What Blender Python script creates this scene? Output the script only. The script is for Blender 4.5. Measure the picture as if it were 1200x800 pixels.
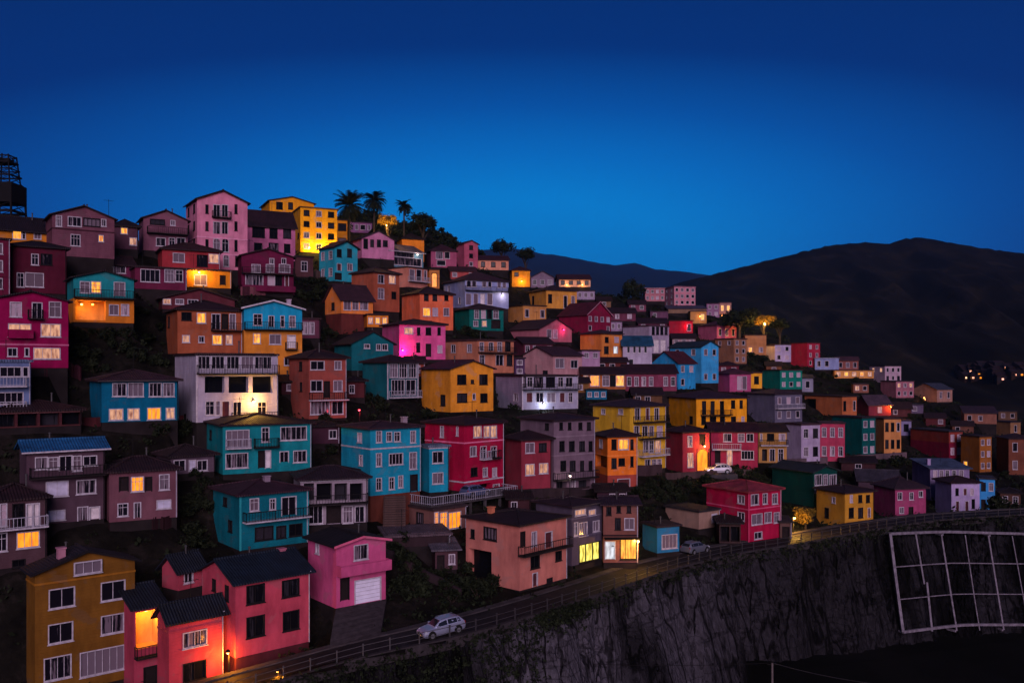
import bpy, math, random, re
import numpy as np
from mathutils import Vector, noise

random.seed(7)
scene = bpy.context.scene
for o in list(bpy.data.objects):
    bpy.data.objects.remove(o)

# ------------------------------------------------------------------ camera
F_PX, CX, HY = 1050.0, 600.0, 430.0          # focal length, centre and eye level of the photograph, in its pixels
cam_data = bpy.data.cameras.new('camera')
cam = bpy.data.objects.new('camera', cam_data)
scene.collection.objects.link(cam)
cam.location = (0, 0, 0)
cam.rotation_euler = (math.radians(90), 0, 0)
cam_data.sensor_width = 36.0
cam_data.lens = 36.0 * F_PX / 1200.0
cam_data.shift_y = (HY - 400.0) / 1200.0
cam_data.clip_start = 0.5
cam_data.clip_end = 40000.0
scene.camera = cam

# ------------------------------------------------------------------ dusk sky and an added facade fill from behind the camera
HAZE = 8e-5
SUN_AZ, SUN_EL = math.radians(173.0), math.radians(20.0)     # direction of the added facade fill, azimuth from +Y clockwise; the sky shares the azimuth
world = bpy.data.worlds.new('World')
scene.world = world
world.use_nodes = True
nt = world.node_tree
nt.nodes.clear()
w_out = nt.nodes.new('ShaderNodeOutputWorld')
w_bg = nt.nodes.new('ShaderNodeBackground')
w_bg.inputs['Strength'].default_value = 0.10
w_sky = nt.nodes.new('ShaderNodeTexSky')
w_sky.sky_type = 'NISHITA'
w_sky.sun_disc = False
w_sky.sun_elevation = math.radians(3.0)
w_sky.sun_rotation = SUN_AZ
w_sky.ozone_density = 3.0
w_tc = nt.nodes.new('ShaderNodeTexCoord')
w_sep = nt.nodes.new('ShaderNodeSeparateXYZ')
w_ramp = nt.nodes.new('ShaderNodeValToRGB')
w_mul = nt.nodes.new('ShaderNodeMix')
w_mul.data_type = 'RGBA'
w_mul.blend_type = 'MIX'
w_mul.inputs[0].default_value = 0.994
nt.links.new(w_tc.outputs['Generated'], w_sep.inputs[0])


def w_math(op, a, b=None):
    q = nt.nodes.new('ShaderNodeMath')
    q.operation = op
    for i_, v_ in enumerate((a, b)):
        if v_ is None:
            continue
        if isinstance(v_, (int, float)):
            q.inputs[i_].default_value = v_
        else:
            nt.links.new(v_, q.inputs[i_])
    return q.outputs[0]


# last afterglow low over the hill: brightness falls off with height and, more slowly, with bearing
w_az = w_math('MULTIPLY', w_math('SUBTRACT', 1.0, w_sep.outputs['Y']), 0.25)
w_el = w_math('POWER', w_math('MAXIMUM', w_math('SUBTRACT', w_sep.outputs['Z'], 0.13), 0.0), 2.0)
w_fac = w_math('SQRT', w_math('ADD', w_az, w_el))
nt.links.new(w_fac, w_ramp.inputs['Fac'])
SKY_GAIN = 7.2
SKY = [(0.0, (0.0, .30, .88)), (0.085, (0.0, .29, .87)), (0.13, (0.0, .19, .68)), (0.18, (0.0, .10, .45)),
       (0.24, (0.0, .034, .215)), (0.36, (0.001, .022, .14)), (0.6, (0.003, .018, .10)), (1.0, (0.003, .014, .08))]
w_ramp.color_ramp.elements[0].position = SKY[0][0]
w_ramp.color_ramp.elements[0].color = (*SKY[0][1], 1)
w_ramp.color_ramp.elements[1].position = SKY[-1][0]
w_ramp.color_ramp.elements[1].color = (*SKY[-1][1], 1)
for p_, c_ in SKY[1:-1]:
    e_ = w_ramp.color_ramp.elements.new(p_)
    e_.color = (*c_, 1)
nt.links.new(w_sky.outputs[0], w_mul.inputs[6])
w_gain = nt.nodes.new('ShaderNodeVectorMath')
w_gain.operation = 'SCALE'
w_gain.inputs['Scale'].default_value = SKY_GAIN
nt.links.new(w_ramp.outputs[0], w_gain.inputs[0])
nt.links.new(w_gain.outputs[0], w_mul.inputs[7])
nt.links.new(w_mul.outputs[2], w_bg.inputs['Color'])
nt.links.new(w_bg.outputs[0], w_out.inputs[0])

sun_data = bpy.data.lights.new('sun', 'SUN')  # soft pink fill for the fronts, added opposite the sky's afterglow
sun_data.energy = 2.2
sun_data.angle = math.radians(35.0)
sun_data.color = (1.0, 0.75, 0.92)
sun = bpy.data.objects.new('sun', sun_data)  # added facade fill lamp, not the real sun
scene.collection.objects.link(sun)
to_sun = Vector((math.sin(SUN_AZ) * math.cos(SUN_EL), math.cos(SUN_AZ) * math.cos(SUN_EL), math.sin(SUN_EL)))  # direction towards the added facade fill
sun.rotation_euler = (-to_sun).to_track_quat('-Z', 'Y').to_euler()
sun.location = (60, -60, 80)

vs = scene.view_settings
vs.view_transform = 'Standard'
vs.look = 'None'
vs.exposure = 0.35
vs.gamma = 1.0
vs.use_curve_mapping = False
scene.render.engine = 'CYCLES'
scene.cycles.max_bounces = 5
scene.cycles.diffuse_bounces = 2
scene.cycles.glossy_bounces = 2
scene.cycles.volume_bounces = 0
scene.cycles.use_light_tree = True
scene.cycles.sample_clamp_indirect = 3.0

# ------------------------------------------------------------------ helpers
COL = scene.collection


def lin(hexs, gain=1.0, top=0.9, sat=False):
    r = []
    for i in (0, 2, 4):
        c = int(hexs[i:i + 2], 16) / 255.0
        c = c / 12.92 if c <= 0.04045 else ((c + 0.055) / 1.055) ** 2.4
        r.append(c * gain)
    if sat:                                    # deep, undiluted paints keep little grey
        mn, mx = min(r), max(r)
        r = [q - mn * .22 * (1 - mn / mx) for q in r]
    k = min(1.0, top / max(r))
    return tuple(q * k for q in r)


class MB:
    """collects quads and polygons, links them as one mesh object"""
    def __init__(self):
        self.v, self.f, self.m = [], [], []

    def poly(self, pts, mi=0):
        n = len(self.v)
        self.v += [tuple(p) for p in pts]
        self.f.append(tuple(range(n, n + len(pts))))
        self.m.append(mi)

    def box(self, x0, x1, y0, y1, z0, z1, mi=0):
        n = len(self.v)
        self.v += [(x0, y0, z0), (x1, y0, z0), (x1, y1, z0), (x0, y1, z0),
                   (x0, y0, z1), (x1, y0, z1), (x1, y1, z1), (x0, y1, z1)]
        for q in ((0, 3, 2, 1), (4, 5, 6, 7), (0, 1, 5, 4), (1, 2, 6, 5), (2, 3, 7, 6), (3, 0, 4, 7)):
            self.f.append(tuple(n + i for i in q))
            self.m.append(mi)

    def hexa(self, b, t, mi=0):
        """closed block from a bottom and a top quad (same winding, counter-clockwise from above)"""
        n = len(self.v)
        self.v += [tuple(p) for p in b] + [tuple(p) for p in t]
        k = len(b)
        self.f.append(tuple(n + i for i in reversed(range(k))))
        self.f.append(tuple(n + k + i for i in range(k)))
        for i in range(k):
            j = (i + 1) % k
            self.f.append((n + i, n + j, n + k + j, n + k + i))
        self.m += [mi] * (k + 2)

    def bar(self, a, b, r, sides=4, r2=None, mi=0):
        a, b = Vector(a), Vector(b)
        d = (b - a)
        if d.length < 1e-6:
            return
        d.normalize()
        up = Vector((0, 0, 1)) if abs(d.z) < 0.9 else Vector((1, 0, 0))
        s = d.cross(up).normalized()
        t = s.cross(d)
        r2 = r if r2 is None else r2
        n = len(self.v)
        for c, rr in ((a, r), (b, r2)):
            for i in range(sides):
                q = 2 * math.pi * (i + 0.5) / sides
                self.v.append(tuple(c + s * (rr * math.cos(q)) + t * (rr * math.sin(q))))
        for i in range(sides):
            j = (i + 1) % sides
            self.f.append((n + i, n + j, n + sides + j, n + sides + i))
        self.f.append(tuple(n + i for i in reversed(range(sides))))
        self.f.append(tuple(n + sides + i for i in range(sides)))
        self.m += [mi] * (sides + 2)

    def mesh(self, name, mats, smooth=False):
        me = bpy.data.meshes.new(name)
        me.from_pydata(self.v, [], self.f)
        for m in (mats if isinstance(mats, (list, tuple)) else [mats]):
            me.materials.append(m)
        if len(me.materials) > 1:
            me.polygons.foreach_set('material_index', self.m)
        if smooth:
            me.polygons.foreach_set('use_smooth', [True] * len(me.polygons))
        me.update()
        return me

    def build(self, name, mats, parent=None, smooth=False):
        return link(name, self.mesh(name, mats, smooth), parent)


def link(name, me, parent=None, loc=None, rz=None):
    o = bpy.data.objects.new(name, me)
    COL.objects.link(o)
    if parent is not None:
        o.parent = parent
    if loc is not None:
        o.location = loc
    if rz is not None:
        o.rotation_euler = (0, 0, rz)
    return o


def tag(o, label, cat, group=None, kind=None):
    if label:
        o['label'] = label
    if cat:
        o['category'] = cat
    if group:
        o['group'] = group
    if kind:
        o['kind'] = kind
    return o


def empty(name, loc, rz=0.0):
    o = link(name, None, None, loc, rz)
    o.empty_display_size = 0.5
    return o


def at(px, py, d):
    return Vector(((px - CX) * d / F_PX, d, (HY - py) * d / F_PX))


FIT = (0.00583409, -0.00439953, 0.00761699, -0.00028634, 0.00301455, -0.00100922)


def hill_d(px, py):
    """distance of the slope: smooth fit through storey heights (2.8 m) measured on forty houses"""
    u, v = (px - 600) / 600.0, (py - 430) / 400.0
    k = FIT[0] + FIT[1] * u + FIT[2] * v + FIT[3] * u * u + FIT[4] * u * v + FIT[5] * v * v
    return 1.0 / max(k, 1 / 380.0)


# ------------------------------------------------------------------ materials
MATS = {}


def new_mat(name):
    m = bpy.data.materials.new(name)
    m.use_nodes = True
    n = m.node_tree
    return m, n, n.nodes['Principled BSDF']


def wall_mat(hexs, siding=False):
    key = ('wall', hexs, siding)
    if key in MATS:
        return MATS[key]
    m, n, b = new_mat('wall_' + hexs)
    c = lin(hexs, 1.14, 0.84, True)
    tc = n.nodes.new('ShaderNodeTexCoord')
    mp = n.nodes.new('ShaderNodeMapping')
    mp.inputs['Scale'].default_value = (0.8, 0.8, 0.30)
    nz = n.nodes.new('ShaderNodeTexNoise')
    nz.inputs['Scale'].default_value = 1.1
    nz.inputs['Detail'].default_value = 6
    nz.inputs['Roughness'].default_value = 0.65
    nz2 = n.nodes.new('ShaderNodeTexNoise')
    nz2.inputs['Scale'].default_value = 0.45
    nz2.inputs['Detail'].default_value = 4
    r = n.nodes.new('ShaderNodeValToRGB')
    r.color_ramp.elements[0].position = 0.30
    r.color_ramp.elements[0].color = (c[0] * .70, c[1] * .68, c[2] * .70, 1)
    r.color_ramp.elements[1].position = 0.60
    r.color_ramp.elements[1].color = (*c, 1)
    mx = n.nodes.new('ShaderNodeMix')
    mx.data_type = 'RGBA'
    mx.blend_type = 'MULTIPLY'
    mx.inputs[0].default_value = 0.7
    r2 = n.nodes.new('ShaderNodeValToRGB')
    r2.color_ramp.elements[0].position = 0.35
    r2.color_ramp.elements[0].color = (.70, .68, .70, 1)
    r2.color_ramp.elements[1].position = 0.62
    r2.color_ramp.elements[1].color = (1, 1, 1, 1)
    n.links.new(tc.outputs['Object'], mp.inputs[0])
    n.links.new(mp.outputs[0], nz.inputs['Vector'])
    n.links.new(tc.outputs['Object'], nz2.inputs['Vector'])
    n.links.new(nz.outputs['Fac'], r.inputs['Fac'])
    n.links.new(nz2.outputs['Fac'], r2.inputs['Fac'])
    n.links.new(r.outputs[0], mx.inputs[6])
    n.links.new(r2.outputs[0], mx.inputs[7])
    nz4 = n.nodes.new('ShaderNodeTexNoise')
    nz4.inputs['Scale'].default_value = 0.55
    nz4.inputs['Detail'].default_value = 3
    nz4.inputs['Distortion'].default_value = 0.6
    r4 = n.nodes.new('ShaderNodeValToRGB')
    r4.color_ramp.elements[0].position = 0.60
    r4.color_ramp.elements[0].color = (0, 0, 0, 1)
    r4.color_ramp.elements[1].position = 0.635
    r4.color_ramp.elements[1].color = (.55, .55, .55, 1)
    lum = .35 * c[0] + .5 * c[1] + .15 * c[2]
    mx4 = n.nodes.new('ShaderNodeMix')
    mx4.data_type = 'RGBA'
    mx4.inputs[7].default_value = (c[0] * .55 + lum * .25, c[1] * .55 + lum * .22, c[2] * .55 + lum * .22, 1)
    ofs = n.nodes.new('ShaderNodeVectorMath')
    ofs.operation = 'ADD'
    ofs.inputs[1].default_value = (17.3, 4.1, 9.2)
    n.links.new(tc.outputs['Object'], ofs.inputs[0])
    n.links.new(ofs.outputs[0], nz4.inputs['Vector'])
    n.links.new(nz4.outputs['Fac'], r4.inputs['Fac'])
    n.links.new(r4.outputs[0], mx4.inputs[0])
    n.links.new(mx.outputs[2], mx4.inputs[6])
    n.links.new(mx4.outputs[2], b.inputs['Base Color'])
    b.inputs['Roughness'].default_value = 0.85
    b.inputs['Specular IOR Level'].default_value = 0.06
    bp = n.nodes.new('ShaderNodeBump')
    bp.inputs['Strength'].default_value = 0.35
    if siding:
        wv = n.nodes.new('ShaderNodeTexWave')
        wv.wave_type = 'BANDS'
        wv.bands_direction = 'Z'
        wv.wave_profile = 'SAW'
        wv.inputs['Scale'].default_value = 1.1
        bp.inputs['Distance'].default_value = 0.06
        bp.inputs['Strength'].default_value = 0.8
        n.links.new(tc.outputs['Object'], wv.inputs['Vector'])
        n.links.new(wv.outputs['Fac'], bp.inputs['Height'])
    else:
        nz3 = n.nodes.new('ShaderNodeTexNoise')
        nz3.inputs['Scale'].default_value = 6
        nz3.inputs['Detail'].default_value = 5
        bp.inputs['Distance'].default_value = 0.05
        n.links.new(tc.outputs['Object'], nz3.inputs['Vector'])
        n.links.new(nz3.outputs['Fac'], bp.inputs['Height'])
    n.links.new(bp.outputs[0], b.inputs['Normal'])
    MATS[key] = m
    return m


def roof_mat(hexs):
    key = ('roof', hexs)
    if key in MATS:
        return MATS[key]
    m, n, b = new_mat('roof_' + hexs)
    c = lin(hexs, .78, 0.6, True)
    tc = n.nodes.new('ShaderNodeTexCoord')
    nz = n.nodes.new('ShaderNodeTexNoise')
    nz.inputs['Scale'].default_value = 0.7
    nz.inputs['Detail'].default_value = 7
    nz.inputs['Roughness'].default_value = 0.7
    r = n.nodes.new('ShaderNodeValToRGB')
    r.color_ramp.elements[0].position = 0.33
    r.color_ramp.elements[0].color = (c[0] * .35, c[1] * .35, c[2] * .35, 1)
    r.color_ramp.elements[1].position = 0.68
    r.color_ramp.elements[1].color = (c[0] * 1.3, c[1] * 1.2, c[2] * 1.2, 1)
    wv = n.nodes.new('ShaderNodeTexWave')
    wv.bands_direction = 'X'
    wv.inputs['Scale'].default_value = 1.2
    wv.inputs['Distortion'].default_value = 0.3
    bp = n.nodes.new('ShaderNodeBump')
    bp.inputs['Strength'].default_value = 0.7
    bp.inputs['Distance'].default_value = 0.08
    n.links.new(tc.outputs['Object'], nz.inputs['Vector'])
    n.links.new(tc.outputs['Object'], wv.inputs['Vector'])
    n.links.new(nz.outputs['Fac'], r.inputs['Fac'])
    n.links.new(r.outputs[0], b.inputs['Base Color'])
    n.links.new(wv.outputs['Fac'], bp.inputs['Height'])
    n.links.new(bp.outputs[0], b.inputs['Normal'])
    b.inputs['Roughness'].default_value = 0.7
    b.inputs['Specular IOR Level'].default_value = 0.25
    MATS[key] = m
    return m


def plain_mat(name, rgb, rough=0.7, metal=0.0, vary=0.25, scale=2.0):
    if name in MATS:
        return MATS[name]
    m, n, b = new_mat(name)
    tc = n.nodes.new('ShaderNodeTexCoord')
    nz = n.nodes.new('ShaderNodeTexNoise')
    nz.inputs['Scale'].default_value = scale
    nz.inputs['Detail'].default_value = 5
    r = n.nodes.new('ShaderNodeValToRGB')
    r.color_ramp.elements[0].position = 0.3
    r.color_ramp.elements[0].color = (*[x * (1 - vary) for x in rgb], 1)
    r.color_ramp.elements[1].position = 0.7
    r.color_ramp.elements[1].color = (*[min(1, x * (1 + vary * .5)) for x in rgb], 1)
    n.links.new(tc.outputs['Object'], nz.inputs['Vector'])
    n.links.new(nz.outputs['Fac'], r.inputs['Fac'])
    n.links.new(r.outputs[0], b.inputs['Base Color'])
    b.inputs['Roughness'].default_value = rough
    b.inputs['Metallic'].default_value = metal
    if rough >= .75:
        b.inputs['Specular IOR Level'].default_value = .08
    MATS[name] = m
    return m


def pane_mat(name, c0, c1, rough=0.12):
    """unlit glazing: some panes black, some with a pale curtain behind, by object"""
    m, n, b = new_mat(name)
    oi = n.nodes.new('ShaderNodeObjectInfo')
    tc = n.nodes.new('ShaderNodeTexCoord')
    mp = n.nodes.new('ShaderNodeMapping')
    mp.inputs['Scale'].default_value = (4, 4, 0.4)
    nz = n.nodes.new('ShaderNodeTexNoise')
    nz.inputs['Scale'].default_value = 1.0
    nz.inputs['Detail'].default_value = 3
    ad = n.nodes.new('ShaderNodeMath')
    ad.operation = 'MULTIPLY_ADD'
    ad.inputs[1].default_value = 0.75
    r = n.nodes.new('ShaderNodeValToRGB')
    r.color_ramp.elements[0].position = 0.93
    r.color_ramp.elements[0].color = (*c0, 1)
    r.color_ramp.elements[1].position = 1.28
    r.color_ramp.elements[1].color = (*c1, 1)
    n.links.new(tc.outputs['Object'], mp.inputs[0])
    n.links.new(mp.outputs[0], nz.inputs['Vector'])
    n.links.new(oi.outputs['Random'], ad.inputs[0])
    n.links.new(nz.outputs['Fac'], ad.inputs[2])
    n.links.new(ad.outputs[0], r.inputs['Fac'])
    n.links.new(r.outputs[0], b.inputs['Base Color'])
    b.inputs['Roughness'].default_value = rough
    b.inputs['Specular IOR Level'].default_value = 0.12
    return m


def lit_mat(name, c0, c1, strength):
    """a lit room behind glass: curtain folds and a darker lower half, varied by object"""
    m, n, b = new_mat(name)
    oi = n.nodes.new('ShaderNodeObjectInfo')
    tc = n.nodes.new('ShaderNodeTexCoord')
    ad = n.nodes.new('ShaderNodeVectorMath')
    ad.operation = 'ADD'
    mp = n.nodes.new('ShaderNodeMapping')
    mp.inputs['Scale'].default_value = (3.5, 3.5, 0.9)
    nz = n.nodes.new('ShaderNodeTexNoise')
    nz.inputs['Scale'].default_value = 1.0
    nz.inputs['Detail'].default_value = 4
    r = n.nodes.new('ShaderNodeValToRGB')
    r.color_ramp.elements[0].position = 0.34
    r.color_ramp.elements[0].color = (*c0, 1)
    r.color_ramp.elements[1].position = 0.60
    r.color_ramp.elements[1].color = (*c1, 1)
    cb = n.nodes.new('ShaderNodeMath')
    cb.operation = 'MULTIPLY'
    cb.inputs[1].default_value = 40.0
    n.links.new(oi.outputs['Random'], cb.inputs[0])
    n.links.new(tc.outputs['Object'], ad.inputs[0])
    n.links.new(cb.outputs[0], ad.inputs[1])
    n.links.new(ad.outputs[0], mp.inputs[0])
    n.links.new(mp.outputs[0], nz.inputs['Vector'])
    n.links.new(nz.outputs['Fac'], r.inputs['Fac'])
    b.inputs['Base Color'].default_value = (0.05, 0.03, 0.02, 1)
    b.inputs['Roughness'].default_value = 0.3
    n.links.new(r.outputs[0], b.inputs['Emission Color'])
    b.inputs['Emission Strength'].default_value = strength
    return m


M_WHITE = plain_mat('white_paint', (0.38, 0.34, 0.39), 0.7, vary=.35)
M_DARKFR = plain_mat('dark_frame', (0.010, 0.008, 0.010), 0.8)
M_IRON = plain_mat('black_iron', (0.008, 0.007, 0.008), 0.8)
M_RAIL = plain_mat('worn_grey_iron', (0.028, 0.024, 0.027), 0.6)
M_PALEIRON = plain_mat('pale_railing', (0.30, 0.28, 0.34), 0.6)
M_DOOR = plain_mat('dark_door', (0.014, 0.009, 0.010), 0.8)
M_RDOOR = plain_mat('red_door', (0.07, 0.018, 0.022), 0.8)
M_PDOOR = plain_mat('pale_door', (0.55, 0.48, 0.50), 0.6)
M_GARAGE = plain_mat('garage_white', (0.62, 0.60, 0.72), 0.55, vary=.12)
M_BLIND = plain_mat('blind', (0.42, 0.40, 0.52), 0.7, vary=.2)
M_CONC = plain_mat('concrete', (0.045, 0.038, 0.042), 0.9, vary=.5, scale=.6)
M_FOUND = plain_mat('foundation', (0.016, 0.012, 0.013), 0.95, vary=.5, scale=.5)
M_STONE = plain_mat('stone_block', (0.06, 0.035, 0.032), 0.9, vary=.5, scale=1.2)
M_GLASS = pane_mat('dark_glass', (0.006, 0.005, 0.009), (0.12, 0.09, 0.115))
M_BLACK = pane_mat('black_glass', (0.004, 0.004, 0.006), (0.02, 0.018, 0.024))
M_CURT = pane_mat('curtained_glass', (0.10, 0.07, 0.09), (0.34, 0.25, 0.30), 0.4)
M_AMBER = lit_mat('amber_room', (0.55, 0.13, 0.01), (1.0, 0.46, 0.05), 1.15)
M_ORANGE = lit_mat('orange_room', (0.75, 0.16, 0.005), (1.0, 0.33, 0.01), 1.1)
M_PALE = lit_mat('peach_room', (0.22, 0.07, 0.05), (0.72, 0.36, 0.22), 0.85)
M_SHOPY = lit_mat('yellow_shop', (0.30, 0.22, 0.015), (0.95, 0.82, 0.16), 1.2)
M_SHOPW = lit_mat('white_shop', (0.35, 0.36, 0.40), (0.75, 0.78, 0.85), 0.9)


def bulb_mat(key, rgb, s):
    k = 'bulb_' + key
    if k not in MATS:
        m, n, b = new_mat(k)
        b.inputs['Emission Color'].default_value = (*rgb, 1)
        b.inputs['Emission Strength'].default_value = s
        MATS[k] = m
    return MATS[k]


LAMPC = {'a': (1.0, 0.50, 0.08), 'o': (1.0, 0.32, 0.02), 'w': (1.0, 0.78, 0.66), 'c': (0.72, 0.86, 1.0),
         'm': (1.0, 0.02, 0.25), 'r': (1.0, 0.02, 0.04), 'y': (1.0, 0.68, 0.10)}
_lampmesh = {}


def sphere_mb(r, seg=8, rings=5):
    m = MB()
    n = len(m.v)
    pts = []
    for i in range(rings + 1):
        a = math.pi * i / rings
        for j in range(seg):
            q = 2 * math.pi * j / seg
            m.v.append((r * math.sin(a) * math.cos(q), r * math.sin(a) * math.sin(q), r * math.cos(a)))
    for i in range(rings):
        for j in range(seg):
            k = (j + 1) % seg
            m.f.append((i * seg + j, (i + 1) * seg + j, (i + 1) * seg + k, i * seg + k))
            m.m.append(0)
    return m


def wall_lamp(parent, loc, power, key, br=0.16):
    """bracket on the wall (local -y is outwards), round bulb below it and the light it gives"""
    mb = MB()
    mb.box(-.09, .09, .02, .30, .12, .34)
    mb.bar((0, .06, .28), (0, -.10, .28), .035, 6)
    mb.bar((0, -.10, .33), (0, -.10, .22), .06, 8, .10)
    o = mb.build('wall_lamp', M_IRON, parent)
    o.location = loc
    rgb = LAMPC[key]
    bm = bulb_mat(key, rgb, 3.0)
    k = (key, br)
    if k not in _lampmesh:
        _lampmesh[k] = sphere_mb(br).mesh('bulb', bm, True)
    b = link('bulb', _lampmesh[k], o, (0, -.10, .10))
    ld = bpy.data.lights.new('lamp_light', 'POINT')
    ld.energy = power * 2.2
    ld.color = rgb
    ld.shadow_soft_size = 0.12
    lo = bpy.data.objects.new('lamp_light', ld)
    COL.objects.link(lo)
    lo.parent = o
    lo.location = (0, -.75, -.10)
    return o

# ------------------------------------------------------------------ house builder
WT = {  # letter: (name, frame material, pane material, mullions, depth)
    'd': ('window', M_WHITE, M_GLASS, 1, .14), 'D': ('window', M_DARKFR, M_BLACK, 1, .16),
    'c': ('window', M_WHITE, M_CURT, 1, .12), 'w': ('window', M_WHITE, M_GLASS, 3, .14),
    'v': ('window', M_DARKFR, M_GLASS, 3, .2), 'l': ('window', M_WHITE, M_AMBER, 1, .12),
    'L': ('window', M_WHITE, M_ORANGE, 2, .12), 'p': ('window', M_WHITE, M_PALE, 1, .12),
    'y': ('shop_window', M_DARKFR, M_SHOPY, 2, .2), 'q': ('shop_door', M_WHITE, M_SHOPW, 0, .2),
    'o': ('shop_window', M_DARKFR, M_AMBER, 2, .2), 'b': ('shutter', M_WHITE, M_BLIND, 1, .08),
    'k': ('door', M_DARKFR, M_DOOR, 0, .16), 'r': ('door', M_WHITE, M_RDOOR, 0, .16),
    'K': ('door', M_WHITE, M_PDOOR, 0, .16), 'g': ('garage_door', M_WHITE, M_GARAGE, 0, .16),
    'f': ('door', M_WHITE, M_GLASS, 1, .16), 'a': ('window', M_WHITE, M_GLASS, 1, .18),
    'A': ('doorway', M_DARKFR, M_ORANGE, 0, .25), 'x': ('bay', None, M_BLACK, 0, .9),
    'P': ('porch', None, None, 0, 1.7),
}
_wc = {}


def window_meshes(t, w, h, far):
    key = (t, round(w, 1), round(h, 1), far)
    if key in _wc:
        return _wc[key]
    w, h = max(.2, key[1]), max(.2, key[2])
    name, fm, pm, mull, dep = WT[t]
    fr = None
    if fm is not None:
        m = MB()
        e, c = 0.06, 0.04
        x0, x1, z0, z1 = -w / 2, w / 2, -h / 2, h / 2
        m.box(x0 - e, x0 + c, -.035, dep, z0 - e, z1 + e)
        m.box(x1 - c, x1 + e, -.035, dep, z0 - e, z1 + e)
        m.box(x0 + c, x1 - c, -.033, dep, z1 - c, z1 + e)
        if name in ('window', 'shutter', 'shop_window'):
            m.box(x0 + c, x1 - c, -.033, dep, z0 - e, z0 + c)
            m.box(x0 - .13, x1 + .13, -.11, .02, z0 - e - .07, z0 - e - .002)
        if not far:
            nv = mull if w < 2.0 * h or mull > 1 else 2
            if mull == 3:
                nv = max(2, int(round(w / .75)))
            if w < .55:
                nv = 0
            nd = nv
            for i in range(nd):
                xx = x0 + (x1 - x0) * (i + 1) / (nd + 1)
                m.box(xx - .022, xx + .022, .04, dep - .005, z0 + c, z1 - c)
            if name == 'window' and h > 1.25 * w and h > 1.0:
                zz = z0 + h * .68
                m.box(x0 + c, x1 - c, .045, dep - .01, zz - .025, zz + .025)
        if name == 'garage_door':
            for i in range(1, 6):
                zz = z0 + h * i / 6
                m.box(x0 + c, x1 - c, dep - .06, dep - .002, zz - .012, zz + .012)
        fr = m.mesh(name, fm)
    pn = None
    if pm is not None:
        m = MB()
        m.box(-w / 2 - .01, w / 2 + .01, dep - .02, dep + .05, -h / 2 - .01, h / 2 + .01)
        pn = m.mesh('pane', pm)
    _wc[key] = (fr, pn)
    return _wc[key]


HOUSES = []          # (footprint data) for the terrain
ROOT_H = []


class House:
    pass


def plane_hit(px, py, P, t):
    """pixel ray against the vertical plane through P along t; gives distance along t and height over P"""
    rx, rz = (px - CX) / F_PX, (HY - py) / F_PX
    k = (P[1] * rx - P[0]) / (t[0] - t[1] * rx)
    return k, (P[1] + k * t[1]) * rz - P[2]


def parse_rows(spec, P, t, L, h, nst, flip=False):
    """'y0-y1: d10-20 l30-40 | ...' in photograph pixels, or '#dd.l|Kdd' as an even grid"""
    ops = []
    if not spec:
        return ops
    if spec.startswith('#'):
        rows = spec[1:].split('|')
        sh = h / len(rows)
        for i, row in enumerate(rows):
            zb = h - (i + 1) * sh
            n = len(row)
            for j, ch in enumerate(row):
                if ch == '.':
                    continue
                slot = L / n
                cx = slot * (j + .5) if n > 1 else L * .5
                ww = min(slot * .52, 1.15)
                if ch in 'wvLyo':
                    ww = slot * .78
                if ch in 'kKrfaAq':
                    z0, z1 = zb + sh * .03, zb + sh * .74
                    ww = min(slot * .55, 1.05)
                elif ch == 'g':
                    z0, z1 = zb + .02, zb + sh * .8
                    ww = slot * .8
                elif ch == 'x':
                    z0, z1 = zb + sh * .08, zb + sh * .85
                    ww = slot * .88
                else:
                    z0, z1 = zb + sh * .30, zb + sh * .78
                ops.append((cx - ww / 2, cx + ww / 2, z0, z1, ch))
        return ops
    for row in spec.split('|'):
        ys, toks = row.split(':')
        y0, y1 = [float(q) for q in ys.split('-')]
        for tk in toks.split():
            ch = tk[0]
            x0, x1 = [float(q) for q in re.match(r'(-?[\d.]+)-(-?[\d.]+)$', tk[1:]).groups()]
            xm = (x0 + x1) / 2
            k0, _ = plane_hit(x0, y0, P, t)
            k1, _ = plane_hit(x1, y0, P, t)
            _, za = plane_hit(xm, y0, P, t)
            _, zb = plane_hit(xm, y1, P, t)
            if k0 > k1:
                k0, k1 = k1, k0
            ops.append((k0, k1, zb, za, ch))
    return ops


def clean_ops(ops, L, h):
    res = []
    for (a, b, z0, z1, ch) in ops:
        mg = .14
        a, b, z0, z1 = max(a, mg), min(b, L - mg), max(z0, .06), min(z1, h - .12)
        if b - a < .22 or z1 - z0 < .22:
            continue
        if any(a < q[1] + .06 and b > q[0] - .06 and z0 < q[3] + .06 and z1 > q[2] - .06 for q in res):
            continue
        res.append((a, b, z0, z1, ch))
    return res


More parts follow.
